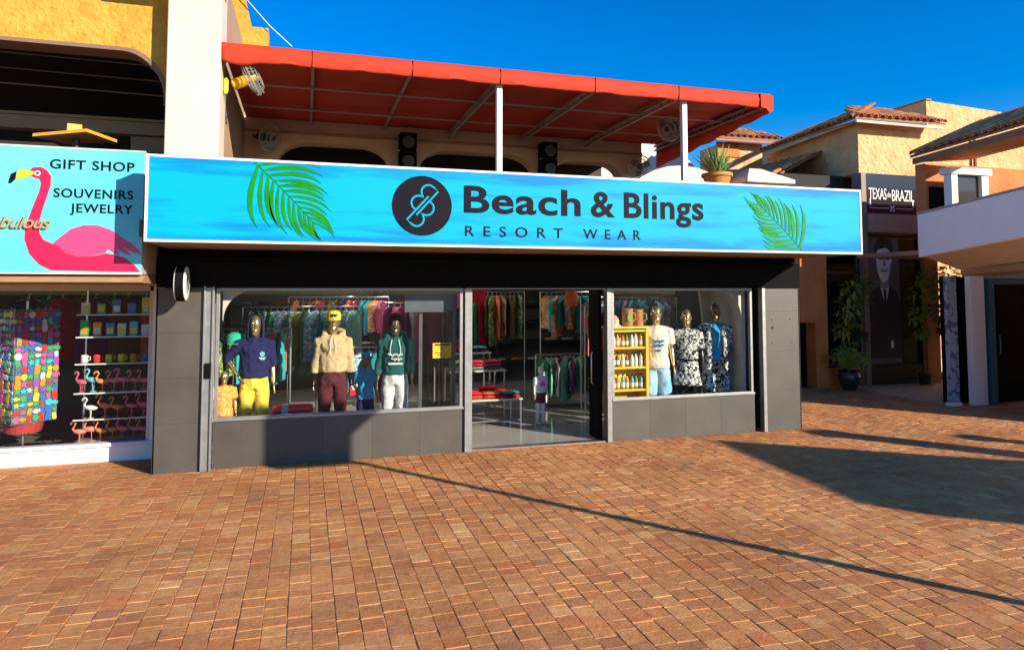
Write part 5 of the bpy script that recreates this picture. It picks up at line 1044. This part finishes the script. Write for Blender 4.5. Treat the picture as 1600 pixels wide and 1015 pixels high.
for k in range(4):
    a = R(45+90*k); d = Vector((math.cos(a), math.sin(a), 0)); s_ = Vector((-d.y, d.x, 0))
    if d.y > 0: continue
    for r_ in range(16):
        for c_ in range(7):
            sh = rg.choice(['sandal', 'disc', 'fish', 'star', 'sandal', 'fish']); cn = rg.choice(list(KC)); key = (sh, cn)
            if key not in KM:
                b = B().prism(SHP[sh], -.006, .006); me = mesh('key_ring', b); me.materials.append(mat('kr_'+cn, KC[cn], .4)); KM[key] = me
            p = Vector((-3.48, 10.50, 0)) + d*.268 + s_*(-.225+.075*c_+rg.uniform(-.006, .006)); o = bpy.data.objects.new('key_ring', KM[key]); COL.objects.link(o)
            o.location = (p.x, p.y, .56+r_*.088+rg.uniform(-.006, .006)); o.rotation_euler = (0, rg.uniform(-.25, .25), math.atan2(d.y, d.x)+math.pi/2); o.scale = (rg.uniform(.62, 1.0),)*3
            tagit(o, '%s %s-shaped key ring hanging on the revolving stand' % (cn, sh), 'key ring', 'key rings on the revolving stand'); h = bpy.data.objects.new('ring', RING); COL.objects.link(h); h.parent = o
GS = thing('glass_shelves', 'glass shelves on a steel frame beside the gift shop post', 'shelves', (-2.42, 10.34, .12))
SG = glass('shelf_glass', (.86, .93, .90)); 
for z in (.216, .515, .852, 1.227, 1.574, 1.863): part('shelf_board', B().box(-2.83, 10.19, z, -1.98, 10.58, z+.012), SG if z > .3 else OFFT, GS); 
for z in (.515, .852, 1.227, 1.574, 1.863): part('shelf_edge', B().box(-2.83, 10.178, z-.002, -1.98, 10.189, z+.014), WHITE, GS)
for x in (-2.82, -2.0): part('upright', B().box(x, 10.56, .122, x+.02, 10.585, 2.2), STEEL, GS)
def flamingo_mesh(name, m):
    b = B(); b.loft([(-.075, 0, .125), (-.05, 0, .125), (0, 0, .13), (.05, 0, .14), (.075, 0, .15)], [.006, .024, .036, .026, .008], 10, ref=(0, 1, 0))
    b.loft([(.055, 0, .14), (.078, 0, .17), (.06, 0, .205), (.045, 0, .235), (.062, 0, .258), (.085, 0, .255), (.10, 0, .235), (.103, 0, .222)], [.016, .012, .009, .009, .012, .013, .008, .003], 8, ref=(0, 1, 0))
    for s in (-1, 1): b.loft([(.005*s, .012*s, .11), (.0, .012*s, .005), (.03, .012*s, .003)], [.005, .004, .005], 6)
    b.lathe([(.035, 0), (.035, .006)], (0, 0, 0), 12); me = mesh(name, b, smooth=60); me.materials.append(m); return me
FC = dict(pink=(.80, .12, .22), white=(.72, .66, .64), orange=(.78, .26, .08), turquoise=(.20, .55, .58), coral=(.78, .20, .16)); FM = {c: flamingo_mesh('flamingo', mat('fl_'+c, v, .4)) for c, v in FC.items()}
for z, cs, nm in ((.864, ['pink', 'turquoise', 'orange', 'coral', 'pink', 'coral', 'pink'], 'upper figurine shelf'), (.527, ['white', 'coral', 'orange', 'pink', 'pink'], 'middle figurine shelf'), (.228, ['coral', 'coral', 'orange', 'orange', 'pink', 'coral', 'pink'], 'lowest board')):
    n = len(cs)
    for i, c in enumerate(cs):
        o = bpy.data.objects.new('flamingo_figurine', FM[c]); COL.objects.link(o); o.location = (-2.77+(.74*i/(n-1)) + (.12 if n == 5 else 0)*(1-i/(n-1)), 10.27+.05*(i % 2), z+.0005); o.rotation_euler = (0, 0, math.pi+rnd.uniform(-.5, .5)); o.scale = (1.02+.12*(i % 3 == 1),)*3
        tagit(o, '%s flamingo figurine standing on the %s of the glass shelves' % (c, nm), 'figurine', 'flamingo figurines on the glass shelves')
for z, nm, n, pal in ((1.2395, 'fourth shelf', 6, ['white', 'red', 'yellow', 'yellow', 'orange', 'blue']), (1.5865, 'fifth shelf', 6, ['green', 'orange', 'blue', 'white', 'turquoise', 'white']), (1.8755, 'highest shelf', 5, ['white', 'green', 'blue', 'blue', 'yellow'])):
    for i in range(n):
        c = pal[i]; x = -2.76+.72*i/(n-1); tall = z > 1.3; o = thing('souvenir_mug' if not tall else 'souvenir_box', '%s souvenir %s on the %s beside the gift shop post' % (c, 'mug' if not tall else 'box', nm), 'mug' if not tall else 'box', (x, 10.33, z), rnd.uniform(-.3, .3), 'souvenirs on the glass shelves', local=True)
        if tall: part('carton', B().box(-.05, -.04, .0005, .05, .04, rnd.uniform(.14, .22)), mat('kr_'+c, KC[c], .4), o, bevel=.003); part('print', B().box(-.035, -.0425, .03, .035, -.0405, .11), MATS['kr_'+rnd.choice(['white', 'yellow', 'blue', 'orange'])] if 'kr_orange' in MATS else WHITE, o)
        else: part('cup', B().lathe([(.036, .0005), (.042, .01), (.042, .10), (.036, .10), (.034, .02)], (0, 0, 0), 16), mat('kr_'+c, KC[c], .4), o, smooth=35); part('handle', B().tube([(.04, 0, .08), (.065, 0, .075), (.065, 0, .035), (.04, 0, .025)], .006, 6), mat('kr_'+c, KC[c], .4), o, smooth=True)
for k in range(10):
    c = ['navy', 'teal', 'crimson', 'olive', 'plum', 'grey', 'brown', 'turquoise', 'coral', 'tan'][k]; o = bpy.data.objects.new('hanging_towel', GM[(c, 0)]); COL.objects.link(o); o.location = (-4.3+k*.24, 13.0+.15*(k % 2), 2.05); o.rotation_euler = (0, 0, R(25)); tagit(o, '%s towel hung deep inside the gift shop' % c, 'towel', 'towels hung inside the gift shop')
    h = bpy.data.objects.new('hanger', HANG); COL.objects.link(h); h.parent = o
# ---------------------------------------------------------------- things that stand beside the photographer and throw the shadows on the plaza
KB = thing('kiosk_building', 'cream kiosk building whose shadow lies across the pavers', 'building', (13, -1.5, 0))
fp = [(11.75, -1.75), (11.95, .95), (15.1, -1.3), (14.6, -4.2)]
part('wall', B().slab(fp, 0, 3.2), CREAM, KB); part('roof_edge', B().slab([(11.6, -1.9), (11.85, 1.15), (15.35, -1.35), (14.75, -4.5)], 3.201, 3.42), WB, KB)
part('door', B().rbox(11.83, -.4, 1.05, .02, .45, 1.05, rz=-.07), TEAL, KB)
for i, (x, y, h, wd_) in enumerate(((13.0, 2.1, 3.0, .17), (13.35, 3.15, 2.15, .12))):
    t = thing('gate_pillar', ['tall white gate pillar near the kiosk', 'short white gate pillar near the kiosk'][i], 'pillar', (x, y, 0))
    part('shaft', B().box(x-wd_, y-wd_, 0, x+wd_, y+wd_, h-.1), WHITE, t, bevel=.01); part('cap', B().box(x-wd_-.04, y-wd_-.04, h-.1, x+wd_+.04, y+wd_+.04, h), CREAM, t, bevel=.01)
PS = thing('pole_sign', 'tall steel pole carrying a shaped hanging sign panel', 'sign', (6.28, 1.93, 0))
LL = 9.02; du = Vector((math.sin(AZ), math.cos(AZ), 0)); tn = math.tan(EL)
base = Vector((6.28, 1.93, 0))
part('pole', B().tube([base, base+Vector((0, 0, 4.2))], .055, 14), STEEL, PS, smooth=True); part('foot', B().lathe([(.16, 0), (.16, .03), (.07, .05), (.06, .2)], base, 16), STEEL, PS)
h0 = LL*tn
part('panel', B().prism([(6.28-.97, h0+.02), (6.28-.07, h0+.02), (6.28-.05, h0+.33), (6.28+.10, h0+.45), (6.28+.42, h0+.72), (6.28+.42, h0+1.0), (6.28-.97, h0+1.0)], 1.86, 1.93), CREAM, PS)
